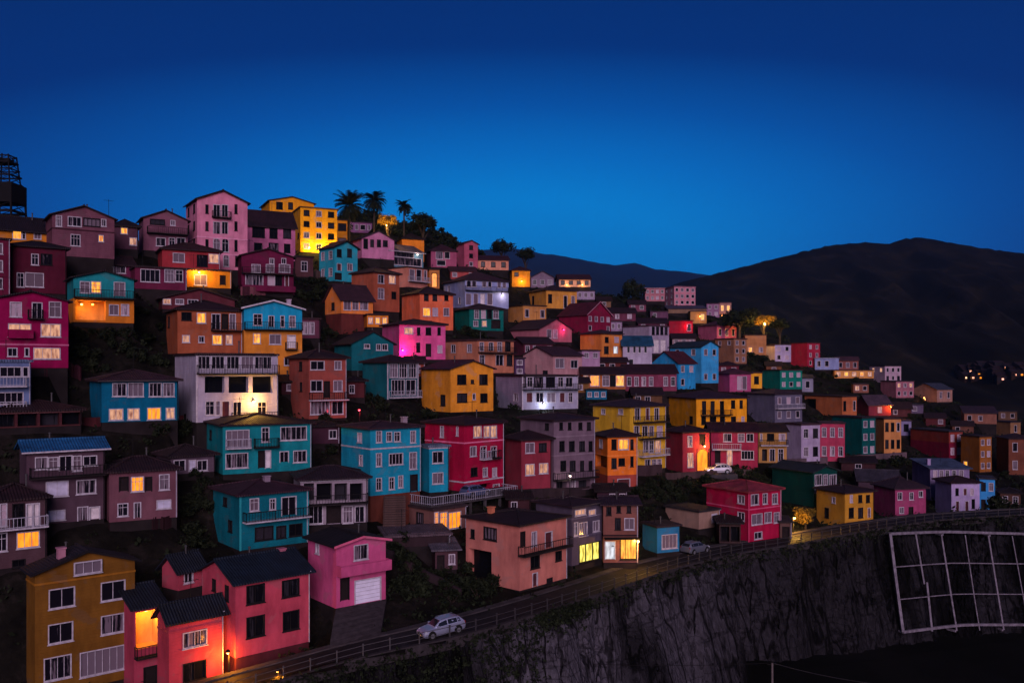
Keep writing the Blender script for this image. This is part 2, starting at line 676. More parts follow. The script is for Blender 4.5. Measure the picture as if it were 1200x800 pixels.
def facade(mb, ops, L, z_lo, h, split, xf, pidx=0):
    """wall grid with real openings and reveals; xf maps (u, depth, z) to local coordinates"""
    us = sorted(set([0, L] + [q for o in ops for q in o[:2]]))
    zs = sorted(set([z_lo, h] + [q for o in ops for q in o[2:4]] + ([split] if split else [])))
    for i in range(len(us) - 1):
        for j in range(len(zs) - 1):
            uc, zc = (us[i] + us[i + 1]) / 2, (zs[j] + zs[j + 1]) / 2
            if any(o[0] < uc < o[1] and o[2] < zc < o[3] for o in ops):
                continue
            mi = 1 if split and zc < split else 0
            mb.poly([xf(us[i], 0, zs[j]), xf(us[i + 1], 0, zs[j]), xf(us[i + 1], 0, zs[j + 1]), xf(us[i], 0, zs[j + 1])], mi)
    for (a, b, z0, z1, ch) in ops:
        dp = WT[ch][4]
        mi = pidx if ch == 'P' else 1 if split and (z0 + z1) / 2 < split else 0
        mb.poly([xf(a, 0, z0), xf(a, dp, z0), xf(a, dp, z1), xf(a, 0, z1)], mi)
        mb.poly([xf(b, dp, z0), xf(b, 0, z0), xf(b, 0, z1), xf(b, dp, z1)], mi)
        mb.poly([xf(a, dp, z1), xf(b, dp, z1), xf(b, 0, z1), xf(a, 0, z1)], mi)
        mb.poly([xf(a, 0, z0), xf(b, 0, z0), xf(b, dp, z0), xf(a, dp, z0)], mi)
        if ch == 'P':
            mb.poly([xf(a, dp, z0), xf(b, dp, z0), xf(b, dp, z1), xf(a, dp, z1)], mi)


def put_windows(root, ops, far, xf, rz, wallm):
    for (a, b, z0, z1, ch) in ops:
        if ch == 'P':
            continue
        name = WT[ch][0]
        fr, pn = window_meshes(ch, b - a, z1 - z0, far)
        loc = xf((a + b) / 2, 0, (z0 + z1) / 2)
        sub = {'door': 'leaf', 'garage_door': 'leaf', 'shutter': 'panel', 'bay': 'back_panel'}.get(name, 'pane')
        if fr is None:
            link(name, pn, root, loc, rz)
        else:
            w = link(name, fr, root, loc, rz)
            link(sub, pn, w)
        if ch == 'a' or ch == 'A':
            m = MB()
            ww, hh = (b - a) / 2, (z1 - z0) / 2
            for s in (-1, 1):
                pts = [(s * ww, -.002, hh)]
                for q in range(7):
                    an = math.pi / 2 * q / 6
                    pts.append((s * ww * math.sin(an), -.002, hh - ww * (1 - math.cos(an))))
                back = [(p[0], .12, p[2]) for p in pts]
                m.poly(pts)
                m.poly(back)
            sp = m.build('arch_spandrel', wallm, root)
            sp.location = loc
            sp.rotation_euler = (0, 0, rz)


def railing(mb, x0, x1, y0, y1, z, hgt=.95, step=.3, sides=True, solid=False):
    runs = [((x0, y0), (x1, y0))]
    if sides:
        runs += [((x0, y0), (x0, y1)), ((x1, y0), (x1, y1))]
    for (a, b) in runs:
        L = math.hypot(b[0] - a[0], b[1] - a[1])
        n = max(1, int(L / step))
        mb.bar((a[0], a[1], z + hgt), (b[0], b[1], z + hgt), .05)
        mb.bar((a[0], a[1], z + .12), (b[0], b[1], z + .12), .03)
        for i in range(n + 1):
            q = i / n
            big = i % 5 == 0 or i == n
            x, y = a[0] + (b[0] - a[0]) * q, a[1] + (b[1] - a[1]) * q
            mb.bar((x, y, z), (x, y, z + hgt), .045 if big else .022)


def make_roof(root, kind, w, dep, h, rise, mat, trim, wall_mb, o=.45, far=False):
    mb = MB()
    t = .16
    if kind == 'hip':
        x0, x1, y0, y1 = -o, w + o, -o, dep + o
        W, D = x1 - x0, y1 - y0
        z = h - .02
        if W > D:
            ra, rb = (x0 + D * .5, (y0 + y1) / 2), (x1 - D * .5, (y0 + y1) / 2)
        else:
            ra, rb = ((x0 + x1) / 2, y0 + W * .5), ((x0 + x1) / 2, y1 - W * .5)
        zt = h + rise
        B = [(x0, y0), (x1, y0), (x1, y1), (x0, y1)]
        mb.poly([(p[0], p[1], z) for p in reversed(B)])
        for i in range(4):
            a, b = B[i], B[(i + 1) % 4]
            mb.poly([(*a, z), (*b, z), (*b, z + t), (*a, z + t)])
        R = [(*ra, zt), (*rb, zt)]
        e = [(*p, z + t) for p in B]
        if W > D:
            mb.poly([e[0], e[1], R[1], R[0]])
            mb.poly([e[1], e[2], R[1]])
            mb.poly([e[2], e[3], R[0], R[1]])
            mb.poly([e[3], e[0], R[0]])
        else:
            mb.poly([e[0], e[1], R[0]])
            mb.poly([e[1], e[2], R[1], R[0]])
            mb.poly([e[2], e[3], R[1]])
            mb.poly([e[3], e[0], R[0], R[1]])
        r = mb.build('roof', mat, root)
        if not far:
            cp = MB()
            up = lambda p: (p[0], p[1], p[2] + .03)
            ridge_of = [0, 1, 1, 0] if W > D else [0, 0, 1, 1]
            for i in range(4):
                cp.bar(up(e[i]), up(R[ridge_of[i]]), .09, 5)
            cp.bar(up(R[0]), up(R[1]), .09, 5)
            cp.build('ridge_cap', mat, r)
    elif kind in ('gf', 'gs'):
        span = w if kind == 'gf' else dep
        run = dep if kind == 'gf' else w
        sl = rise / (span / 2)
        e0, e1 = -o, run + o
        for s in (0, 1):
            if s == 0:
                a, za, b, zb = -o, h - o * sl, span / 2, h + rise
            else:
                a, za, b, zb = span / 2, h + rise, span + o, h - o * sl
            pts = [(a, e0, za), (b, e0, zb), (b, e1, zb), (a, e1, za)]
            top = [(a, e0, za + t), (b, e0, zb + t), (b, e1, zb + t), (a, e1, za + t)]
            if kind == 'gs':
                pts = [(q[1], q[0], q[2]) for q in pts][::-1]
                top = [(q[1], q[0], q[2]) for q in top][::-1]
            mb.hexa(pts, top)
        r = mb.build('roof', mat, root)
        if kind == 'gf':
            wall_mb.poly([(0, 0, h), (w, 0, h), (w / 2, 0, h + rise)])
            wall_mb.poly([(w, dep, h), (0, dep, h), (w / 2, dep, h + rise)])
        else:
            wall_mb.poly([(0, dep, h), (0, 0, h), (0, dep / 2, h + rise)])
            wall_mb.poly([(w, 0, h), (w, dep, h), (w, dep / 2, h + rise)])
        if not far:
            cp = MB()
            zt = h + rise + t + .03
            if kind == 'gf':
                cp.bar((w / 2, e0, zt), (w / 2, e1, zt), .11, 6)
            else:
                cp.bar((e0, dep / 2, zt), (e1, dep / 2, zt), .11, 6)
            cp.build('ridge_cap', mat, r)
    elif kind == 'shed':
        mb.hexa([(-o, -o, h), (w + o, -o, h), (w + o, dep + o, h + rise), (-o, dep + o, h + rise)],
                [(-o, -o, h + t), (w + o, -o, h + t), (w + o, dep + o, h + rise + t), (-o, dep + o, h + rise + t)])
        wall_mb.poly([(0, dep, h), (0, 0, h), (0, dep, h + rise)])
        wall_mb.poly([(w, 0, h), (w, dep, h), (w, dep, h + rise)])
        wall_mb.poly([(w, dep, h), (0, dep, h), (0, dep, h + rise), (w, dep, h + rise)])
        r = mb.build('roof', mat, root)
    else:
        oo = .22
        mb.box(-oo, w + oo, -oo, dep + oo, h - .01, h + .24)
        mb.box(.25, w - .25, .25, dep - .25, h + .241, h + .30)
        r = mb.build('roof', mat, root)
    if trim and kind != 'gf':
        g = MB()
        oo = o if kind != 'flat' else .22
        ze = h if kind in ('hip', 'shed', 'flat') else h - o * rise / (dep / 2)
        g.box(-oo - .02, w + oo + .02, -oo - .11, -oo - .012, ze - .01, ze + .13)
        g.build('gutter', trim, r)
    elif trim:
        g = MB()
        sl = rise / (w / 2)
        for s in (0, 1):
            xa, xb = (-o, w / 2) if s == 0 else (w + o, w / 2)
            g.hexa([(xa, -o - .06, h - o * sl - .02), (xb, -o - .06, h + rise - .02), (xb, -o - .01, h + rise - .02), (xa, -o - .01, h - o * sl - .02)],
                   [(xa, -o - .06, h - o * sl + .2), (xb, -o - .06, h + rise + .2), (xb, -o - .01, h + rise + .2), (xa, -o - .01, h - o * sl + .2)])
        g.build('bargeboard', trim, r)
    return r


def H(label, xl, xc, xr, ye, yb, wall, roof='hip', rc='2a1820', ya=None, F=None, S=None, d=None, lower=None,
      B=(), C=(), trim=None, lamps=(), siding=False, chim=None, name='house', cat='house', rel=None, dd=0, dep=None, corner=None,
      found=None, ant=None, drop=0, porch=None):
    """one house. xl..xc is its side wall, xc..xr its front in the photograph; ye and yb are the eave and base of the corner xc"""
    d = (d if d else hill_d(xc, yb)) + dd
    P = at(xc, yb, d)
    th = math.atan((xc - CX) / F_PX)
    if rel is None:
        if xl is not None:
            rel = math.degrees(math.atan((xc - xl) / max(1, xr - xc)))
            rel = min(48, max(8, rel))
        else:
            rel = 7
    a = -th + math.radians(rel)
    ca, sa = math.cos(a), math.sin(a)
    ur = (xr - CX) / F_PX
    w = (ur * d - P[0]) / (ca - ur * sa)
    if xl is not None:
        ul = (xl - CX) / F_PX
        dp = (ul * d - P[0]) / (-sa - ul * ca)
        if dep is None:
            dep = min(max(dp, 2.5), 17)
    if dep is None:
        dep = min(max(.85 * w, 5), 11)
    h = (yb - ye) * d / F_PX
    far = d > 190
    root = empty(name, P, a)
    tag(root, label, cat, 'houses stepped up the hillside' if cat == 'house' else None)
    t_f = (ca, sa)
    nst = max(1, round(h / 2.8))
    rawF = parse_rows(F, P, t_f, w, h, nst)
    gab = [q for q in rawF if (q[2] + q[3]) / 2 > h - .15]
    opsF = clean_ops([q for q in rawF if q not in gab], w, h)
    # side: runs back to front seen from outside
    Pb = (P[0] - sa * dep, P[1] + ca * dep, P[2])
    opsS = clean_ops(parse_rows(S, Pb, (sa, -ca), dep, h, nst), dep, h)
    siding = siding or (sum(map(ord, label)) % 5 < 2)
    mats = [wall_mat(wall, siding)]
    split = None
    if lower:
        split = (yb - lower[0]) * d / F_PX
        mats.append(wall_mat(lower[1], siding))
    mb = MB()
    xfF = lambda u, q, z: (u, q, z)
    xfS = lambda u, q, z: (q, dep - u, z)
    if porch:
        mats.append(wall_mat(porch, False))
    facade(mb, opsF, w, 0, h, split, xfF, len(mats) - 1)
    facade(mb, opsS, dep, 0, h, split, xfS)
    for zz0, zz1, mi in (((0, split, 1), (split, h, 0)) if split else ((0, h, 0),)):
        mb.poly([(w, 0, zz0), (w, dep, zz0), (w, dep, zz1), (w, 0, zz1)], mi)
        mb.poly([(w, dep, zz0), (0, dep, zz0), (0, dep, zz1), (w, dep, zz1)], mi)
    # roof height from the apex pixel
    if roof == 'hip':
        q = P + Vector((ca * w / 2 - sa * dep / 2, sa * w / 2 + ca * dep / 2, 0))
    elif roof == 'gf':
        q = P + Vector((ca * w / 2, sa * w / 2, 0))
    else:
        q = P + Vector((ca * w / 2 - sa * dep / 2, sa * w / 2 + ca * dep / 2, 0))
    span = {'hip': min(w, dep), 'gf': w, 'gs': dep}.get(roof, dep)
    if ya is not None:
        rise = (HY - ya) * q[1] / F_PX - P[2] - h
    else:
        rise = span * .2
    rise = min(max(rise, span * .10), span * .42) if roof != 'shed' else min(max(rise, .3), 2.0)
    r = make_roof(root, roof, w, dep, h, rise, roof_mat(rc), trim, mb, far=far)
    wo = mb.build('wall', mats, root)
    put_windows(root, opsF, far, xfF, 0.0, mats[0])
    put_windows(root, opsS, far, xfS, -math.pi / 2, mats[0])
    for (q0, q1, z0, z1, ch) in gab:                # windows up in the gable stand proud of the wall
        fr, pn = window_meshes(ch, q1 - q0, z1 - z0, far)
        wdw = link(WT[ch][0], fr, root, ((q0 + q1) / 2, -WT[ch][4] - .055, (z0 + z1) / 2), 0.0)
        link('pane', pn, wdw)
    if d < 150 and roof in ('hip', 'gs', 'flat'):
        m = MB()
        m.bar((w - .12, -.10, 0), (w - .12, -.10, h - .05), .05, 6)
        m.bar((w - .12, -.10, h - .08), (w - .12, -.40, h + .02), .05, 6)
        m.build('downpipe', M_IRON if sum(map(ord, label)) % 2 else M_PALEIRON, root)
    # balconies
    for (x0, x1, y, st) in B:
        k0, z = plane_hit(x0, y, P, t_f)
        k1, _ = plane_hit(x1, y, P, t_f)
        _, z = plane_hit((x0 + x1) / 2, y, P, t_f)
        z = max(.1, z)
        k0, k1 = max(k0, -.3), min(k1, w + .3)
        if k1 - k0 < .5:
            continue
        m = MB()
        bd = .75 if k1 - k0 < 3 else 1.0
        m.box(k0, k1, -bd, -.003, z - .14, z)
        sl = m.build('balcony', M_WHITE if st in 'wt' else (mats[0] if st == 's' else M_FOUND), root)
        m = MB()
        if st == 'c':
            continue
        if st == 's':
            m.box(k0, k1, -bd, -bd + .1, z + .002, z + .85)
            m.box(k0, k0 + .1, -bd + .1, -.003, z + .002, z + .85)
            m.box(k1 - .1, k1, -bd + .1, -.003, z + .002, z + .85)
            m.build('parapet', mats[0], sl)
        else:
            railing(m, k0 + .05, k1 - .05, -bd + .06, -.05, z)
            m.build('railing', M_PALEIRON if st == 'w' else M_IRON, sl)
    for (y, col) in C:
        z = (yb - y) * d / F_PX
        m = MB()
        m.box(-.05, w + .05, -.06, -.004, z - .10, z + .08)
        m.box(-.06, -.004, -.003, dep, z - .10, z + .08)
        m.build('string_course', M_WHITE if col == 'w' else wall_mat(col), root)
    if corner:
        cm = M_WHITE if corner == 'w' else wall_mat(corner)
        for x0 in (-.05, w - .16):
            m = MB()
            m.box(x0, x0 + .21, -.05, -.004, 0, h - .03)
            m.build('corner_board', cm, root)
    for lp in lamps:
        k, z = plane_hit(lp[0], lp[1], P, t_f)
        wall_lamp(root, (k, -.30 + (lp[4] if len(lp) > 4 else 0), z), lp[2], lp[3])
    if chim:
        for (fx, fy, ch_h, col) in chim:
            m = MB()
            zz = h + rise * .4
            m.box(fx * w - .3, fx * w + .3, fy * dep - .3, fy * dep + .3, zz, h + rise + ch_h)
            m.box(fx * w - .37, fx * w + .37, fy * dep - .37, fy * dep + .37, h + rise + ch_h + .001, h + rise + ch_h + .12)
            m.build('chimney', wall_mat(col), r)
    if ant is None and sum(map(ord, label)) % 4 == 0 and d < 200:
        ant = .2 + (sum(map(ord, label)) % 7) * .1
    hsh = sum(map(ord, label))
    if d < 165 and hsh % 3 != 0:
        m = MB()
        vx, vy = w * (.25 + .09 * (hsh % 6)), dep * (.30 + .06 * (hsh % 5))
        m.bar((vx, vy, h), (vx, vy, h + rise + .75), .09, 7)
        m.bar((vx, vy, h + rise + .75), (vx, vy, h + rise + .85), .17, 7, .10)
        m.build('vent_pipe', M_RAIL, r)
    if ant:
        m = MB()
        ax, ay, hh = ant * w, dep * .5, h + rise
        m.bar((ax, ay, hh - .5), (ax, ay, hh + 2.0), .035)
        m.bar((ax - .7, ay, hh + 1.8), (ax + .7, ay, hh + 1.8), .022)
        for i in range(5):
            m.bar((ax - .6 + .3 * i, ay - .35, hh + 1.8), (ax - .6 + .3 * i, ay + .35, hh + 1.8), .015)
        m.build('antenna', M_IRON, r)
    g = House()
    g.drop = drop * d / F_PX
    g.drop_px = drop
    g.root, g.P, g.a, g.w, g.dep, g.h, g.d = root, P, a, w, dep, h, d
    g.xl, g.xc, g.xr, g.yb, g.found, g.wall, g.rise = (xl if xl is not None else xc), xc, xr, yb, found, mats[-1], rise
    HOUSES.append(g)
    return g

# ------------------------------------------------------------------ the houses (vignette darkening put into some wall colours), read off the photograph
R_BLK, R_MAR, R_NAVY, R_PUR = '1c1216', '2c161d', '18202f', '33222c'
# ---- foreground, along the road at lower left
H('tall mustard yellow clapboard house with four rows of white windows', 31, 41, 158, 672, 818, '6e4a1e', 'gf', '1c1a26', 646,
  F='689-711: d58-87|681-702: d119-146|730-752: d57-85|720-741: d119-145|769-795: w52-83|760-788: w94-146|657-671: d87-118',
  siding=True, trim=M_DARKFR, C=[(698 - 13, '8a5a20')], chim=[(.28, .35, .35, 'a07080')], d=76, rel=13)
H('salmon pink house with navy roof beside the glowing orange porch', 187, 198, 262, 727, 815, 'aa4250', 'gs', '141b28', 690,
  F='739-757: w215-242|775-797: D215-241', C=[(741, '9a3c48')], d=77, rel=22)
H('small pink house with a glowing orange porch over its balcony', None, 157, 190, 712, 816, '9a3e50', 'gs', '141b28', 686,
  F='715-758: P159-187|781-808: k169-183', B=[(157, 196, 766, 'r')], lamps=[(176, 718, 130, 'a', 1.4)], d=79, dep=6, rel=20, porch='e0a058')
H('coral pink house with navy roof and four dark windows above the roadside railing', 237, 276, 363, 683, 771, 'aa4656', 'gs', '13202f', 650,
  F='685-706: D289-310|679-698: D331-350|722-745: D289-310|716-737: D332-350', S='679-691: D249-253|686-703: D264-268',
  chim=[(.86, .5, .2, '9a6070')], d=80, found='4a2228', rel=25, drop=16)
H('little pink cottage with a navy roof behind the coral pink house', 190, 209, 238, 668, 692, '94404e', 'gs', '161c29', 642, F='671-682: d216-226', d=84)
H('raspberry pink two storey house with a white garage door', 361, 394, 452, 640, 713, 'b4527a', 'gf', '191319', 629,
  F='638-655: d415-431|677-703: k399-409|678-710: g416-446', B=[(394, 453, 668, 's')], S='637-648: d370-374', d=86, trim=wall_mat('c0607c'), rel=28)
H('teal house with dark hip roof, white edged balcony and three big lower windows', 250, 281, 361, 581, 645, '106370', 'hip', '38202c', 561,
  F='584-598: c293-303|584-597: d316-323|582-603: f330-347|617-632: D299-320|616-630: D324-335|614-627: D339-354',
  S='583-592: D262-266|610-622: D268-272', B=[(284, 361, 607, 't')], corner='2c8a90', chim=[(.55, .4, .3, '7a6a78')])
H('white two storey house with glazed gallery beneath a dark hip roof', None, 352, 431, 563, 616, '877b85', 'hip', '2a1c24', 545,
  F='566-586: x356-368 x371-389 x392-407 x410-425|593-613: w357-378 k383-399 w402-413 f416-427', B=[(352, 430, 589, 'r')], C=[(564, 'w')])
H('taupe house with one amber lit window band below a railed gallery', None, -12, 55, 588, 668, '4d383e', 'hip', '2a171d', 566,
  F='590-616: c0-8 D15-28 K31-38 K39-46|623-641: L20-46|625-645: d-4-8|656-667: D15-29', B=[(-10, 55, 617, 'w')], siding=True)
H('lilac three storey house under a bright blue metal roof', 23, 31, 123, 529, 616, '4b3943', 'gs', '1c5a8c', 516,
  F='536-549: d42-55 c57-68|534-551: f70-84 c86-95|534-545: d98-113|564-581: b54-80|562-578: w90-112|598-609: b57-76|594-615: f91-103 K105-117',
  B=[(34, 123, 557, 'r')], trim=M_WHITE, ant=.05)
H('dusty pink house with an orange lit window between black shutters', None, 128, 208, 554, 612, '67444d', 'hip', '28171e', 534,
  F='559-575: k140-150 L154-168 k170-178|556-573: d187-198|590-604: d138-150|589-606: f157-165|586-595: b184-200', ant=.4)
H('small lilac house with a dark hip roof tucked beside the long teal house', 183, 200, 252, 536, 556, '534450', 'hip', '2a1a21', 520,
  F='539-551: f204-217 b222-229 d231-243')
# ---- middle left
H('long teal house with white window bands and a small balcony', 239, 261, 365, 499, 556, '16767d', 'hip', '2a171c', 489,
  F='504-525: w265-292|501-517: d307-315|500-515: w329-359|531-548: w265-290|528-548: k303-310 K311-317|529-541: f328-338|528-541: w344-359',
  S='504-514: D246-248', B=[(297, 326, 523, 'r'), (264, 293, 524, 'w')])
H('white house with glazed top gallery, open bays and a porch lamp', 205, 230, 325, 416, 495, 'a49cae', 'flat', '2a1a20', 409,
  F='417-432: w232-246 w248-263 w266-280 w283-297 w299-318|441-460: x240-263 x268-291 x296-320|470-486: d241-251 d253-258|470-491: r260-269|471-488: f273-283 d302-312',
  B=[(230, 325, 437, 'r'), (271, 325, 493, 'r')], lamps=[(296, 471, 380, 'a')], S='485-494: D216-218', corner='w')
H('teal blue house with hip roof, white upper windows and a lit lower row', 105, 119, 209, 447, 495, '075672', 'hip', '35202a', 433,
  F='449-464: w132-148 w150-168 w175-189 w191-204|479-492: p128-144|479-491: p150-163|478-491: L173-188|478-490: p195-204', ant=.5, trim=M_CONC)
H('brick brown three storey house with hip roof and white window bank', 339, 362, 406, 420, 491, '8e4c44', 'hip', '2a161a', 409,
  F='423-433: d364-380 d392-400|446-458: d364-378 d391-401|447-466: k380-386|470-485: w364-386 d389-402', S='424-434: D351-354|448-458: D352-354', B=[(362, 405, 468, 't')])
H('low veranda house with dark hip roof and timber posts', None, -8, 96, 483, 502, '432429', 'hip', '2a151b', 469,
  F='#xxxx', C=[(484, '8a6060')], lower=(497, '4a2a2c'))
H('pale blue two storey glazed veranda house beside the magenta house', None, -14, 36, 424, 483, '5e6b8d', 'flat', '5a6a8a', 419,
  F='430-441: w-8-25 d27-33|460-473: w-8-27', B=[(-14, 30, 452, 'w'), (-14, 30, 481, 'w')])
H('magenta four storey house with broad pale windows', None, -10, 80, 350, 431, '7e0d40', 'gf', '20121a', 342,
  F='354-371: c12-25 c58-71|355-373: f38-49|380-394: p10-36 p48-71|408-417: d9-20 d29-34|408-420: p40-70', B=[(32, 50, 373, 'r'), (9, 38, 395, 's')], C=[(403, 'b06080')])
H('teal over orange house with a balcony and lamplit porch', None, 86, 157, 325, 377, '1f7a80', 'gf', '20141a', 318,
  F='330-343: c94-105 l107-118|331-347: f134-146|352-375: P88-124|357-369: c128-139 c142-151', lower=(349, 'c07028'), porch='d09048', B=[(86, 157, 349, 'r')], lamps=[(97, 357, 40, 'a', 1.4), (110, 357, 20, 'o', 1.4)])
H('purple house front showing above the teal and orange house', None, 84, 157, 307, 324, '5c2440', 'gs', '2a151d', 300, F='311-320: c92-112 c120-134 d136-147', dd=6)
H('dark maroon annex under the long mustard house', None, 14, 78, 288, 342, '4a1828', 'hip', '1d0f15', 283,
  F='298-310: d37-45 v48-61|320-336: d20-28 c30-51', d=118)
H('narrow maroon flat roofed house beside the dark maroon annex', None, -22, 12, 279, 345, '5a1830', 'flat', '20121a', 275, F='285-297: c-12-3|305-318: c-12-3|326-338: d-12-3', d=114)
H('mustard fronted house with a long dark roof below the lattice tower', None, -14, 78, 267, 300, 'b06c22', 'gs', '1d1218', 256,
  F='271-280: l15-25 d26-30 c40-48|272-284: k62-70', d=128)
H('brown gabled house with window band and one small lit square', None, 61, 134, 251, 299, '6a4450', 'gf', '211319', 242,
  F='253-265: w66-72 w80-95 v98-117 d119-124|275-288: w83-94|276-283: l116-121', siding=True, ant=.98, C=[(267, '3a2028')])
H('small brown house with a bright lit window beside the brown gabled house', None, 134, 162, 265, 291, '4e3440', 'hip', '1c1016', 258, F='267-274: l142-149|279-287: p152-160')
H('mauve gabled house with wide dark upper window beside tall pink house', None, 168, 220, 255, 293, '6e4856', 'gf', '20131a', 247,
  F='257-263: D176-193|258-264: d200-205|279-288: d183-194 d198-205 d207-217', B=[(172, 220, 274, 'r')])
H('tall pale pink four storey house with arched windows and gabled top', 218, 231, 290, 233, 314, 'be7a90', 'gf', '2c1822', 224,
  F='240-250: D241-244 D275-278|240-254: f250-258 f260-267|260-270: D241-244 D275-278|260-274: f250-258 f260-267|281-294: D241-244 D275-278|280-295: a250-258 a260-268|299-312: a262-268 D276-280',
  S='#DD|DD|DD|DD', B=[(248, 270, 255, 'r')], C=[(277, 'd090a8'), (296, 'd090a8')], trim=M_DARKFR)
H('pink two storey wing with dark shuttered windows beside the tall pink house', None, 289, 346, 263, 303, 'af698a', 'gs', '2a1820', 248,
  F='266-278: v296-310|268-279: D316-325 D332-341|285-293: D298-307 v315-326|286-296: D333-340', rel=10)
H('deep yellow gabled block behind the floodlit yellow house', 306, 316, 368, 235, 285, 'd08a1c', 'gf', '30201c', 231,
  F='237-245: D324-331 D338-343|249-258: D324-330 D339-344', dd=10, ant=.0, d=195)
H('floodlit yellow four storey house on the crest', 343, 352, 395, 243, 295, 'e0981c', 'flat', '6a4a20', 241,
  F='#DdD|DdD|ddD|pdD', S='#..|D.|.D|..', lamps=[(362, 291, 260, 'y'), (376, 291, 260, 'y'), (388, 291, 200, 'y')], C=[(283, 'e0a030')])
H('narrow amber annex at the end of the floodlit yellow house', None, 395, 407, 258, 292, 'b8741c', 'flat', '30201c', 255, F='#v|v', dd=2)
H('maroon gabled house with balcony and wide pale windows', None, 283, 344, 299, 342, '5c1c38', 'gf', '2a151d', 292,
  F='303-309: d316-321 d330-335|310-319: c295-305 c312-321 c327-340|322-336: w288-308 c314-322 v323-330 r334-338 c338-342', B=[(283, 344, 321, 'r'), (283, 345, 341, 's')])
H('brick red house with one orange wall panel above the lamplit veranda', None, 190, 258, 292, 316, '8c3036', 'hip', '2c161c', 285, F='297-307: c203-216|299-312: v231-243|298-308: p245-256')
H('amber lamplit veranda room below the brick red house', None, 219, 271, 316, 336, 'd08020', 'flat', '2a151a', 313,
  F='322-334: c228-242|323-334: k258-264', lamps=[(233, 320, 260, 'a')], dd=-1)
H('plum house with two white window pairs below the brick red house', None, 158, 219, 313, 338, '5a2038', 'flat', '26131a', 310, F='316-330: w165-187 w193-204 d206-214')
H('low maroon roofed house with small skylit gable above the tan house', None, 190, 275, 349, 362, '5a2c34', 'gf', '2e1820', 339, F='350-356: p187-200 d206-215 d220-232')
H('tan two storey house with lit rooms and an iron balcony', 195, 208, 284, 363, 414, '97533b', 'hip', '2c181c', 352,
  F='366-375: D213-224|367-378: l231-241|368-386: f248-258 k260-267 f269-276|393-401: p214-222|394-401: d233-239|393-403: l249-260 p265-272',
  B=[(247, 284, 387, 'r')], S='#D.|..', siding=True)
H('bright blue over orange gabled house with balcony and an arched lit window', None, 286, 354, 361, 440, '1a86a8', 'gf', '34202a', 353,
  F='368-381: d297-307|370-383: f315-321 d329-333 d339-346|391-402: l297-305|392-403: c316-329|393-408: K337-346|420-428: d333-342',
  lower=(386, 'c07830'), B=[(286, 354, 386, 'r'), (334, 348, 409, 'r')], trim=M_WHITE, chim=[(.85, .6, .5, 'a090a0')])
H('small purple flat roofed house beside the blue and orange house', None, 351, 375, 374, 396, '5c3444', 'flat', '3a2028', 371, F='378-391: c355-361 c363-368')
H('dark stone cottage between maroon gabled house and teal tower house', None, 346, 367, 301, 324, '4a3034', 'flat', '1c1014', 298, F='#d')
H('narrow teal gabled house below the palms', 374, 392, 419, 289, 329, '2a8c9c', 'gf', '30202a', 283,
  F='292-301: D395-400 D407-412|309-317: r395-400 c407-413|320-328: k392-400', S='#dd|dd', trim=M_DARKFR)
# ---- upper middle
H('distant lilac glazed house below the palm trees', None, 407, 436, 260, 272, '8a5c84', 'flat', '2a1822', 258, F='#ccwc', dd=10)
H('lilac pink house with gable and five dark windows below the palms', 409, 424, 462, 279, 302, 'b87898', 'gf', '2a1820', 271, F='279-291: D426-431|281-289: D434-438 D442-446 D449-454|289-299: a428-432')
H('plain amber timber walled house with dark hip roof near the crest', 465, 471, 497, 280, 306, 'c0742a', 'hip', '20121a', 273, siding=True)
H('grey teal glazed veranda house with a white lamp', 431, 456, 496, 293, 312, '5a7888', 'gs', '4a4858', 287, F='295-301: w457-485|302-311: w458-494', lamps=[(488, 299, 40, 'w')], trim=M_WHITE)
H('peach house with white french windows under the glazed veranda', 455, 478, 501, 313, 336, 'b07468', 'flat', '2c1a20', 311, F='316-329: f480-486 f488-494|317-328: d497-500', B=[(478, 501, 330, 'w')])
H('orange brown two storey house with four small windows', 412, 438, 468, 319, 364, '9c5440', 'hip', '2e1a20', 313, F='322-332: d443-450|323-332: p456-463|338-350: d443-450|342-350: D459-464')
H('orange bungalow with gable end and pale windows', 381, 400, 437, 350, 367, 'd1793d', 'gs', '3a222c', 334, F='352-363: c403-411 c413-420 c422-431', S='#D', found='5a2c2a', drop=24)
H('low orange annex with glowing windows beside the orange bungalow', None, 430, 455, 369, 383, 'c07028', 'flat', '30181c', 366, F='#pll')
H('rose house with white window cluster below the crest', 500, 505, 535, 294, 313, '94506a', 'hip', '3a1e28', 286, F='295-303: w511-519 d521-527|305-311: d512-522')
H('mauve tower house with small gable below the crest', 535, 544, 560, 285, 314, 'a05064', 'gf', '3a1c26', 282, F='#D|D|d')
H('peach bungalow beneath the dark round tree', None, 560, 596, 304, 316, 'c88a72', 'gs', '3a1c26', 300, F='#DDD')
H('narrow house with an amber lit arch', None, 503, 515, 316, 338, 'a86c40', 'flat', '2c181c', 314, F='320-336: A506-512', lamps=[])
H('low brick red cottage beside the mauve tower house', None, 528, 557, 317, 327, '8c4444', 'gs', '3c2028', 313, F='#d.d')
H('pale blue white house with arched upper windows and bright wall lamp', 520, 545, 596, 328, 360, '8c92b8', 'hip', '382028', 318,
  F='329-336: a547-552 a553-558 d565-570 a572-576|329-337: d583-587 a589-593|344-357: f546-552 c555-560 K563-568 c571-577', S='#d.|.d', B=[(545, 596, 341, 'r')], lamps=[(588, 346, 70, 'w')])
H('burnt orange house with three dark upper windows', 471, 492, 531, 344, 386, 'd86d4d', 'hip', '2c181c', 336, F='345-352: D497-502 D507-512 D521-525|361-370: l496-504 c507-513 c520-526|376-384: D500-506')
H('bottle green house with pale window row', 533, 550, 590, 362, 387, '0f5a54', 'hip', '2c1a20', 356, F='363-373: c556-561 c564-569 D571-576 c578-584|376-382: c555-560 p565-570|375-385: k576-586')
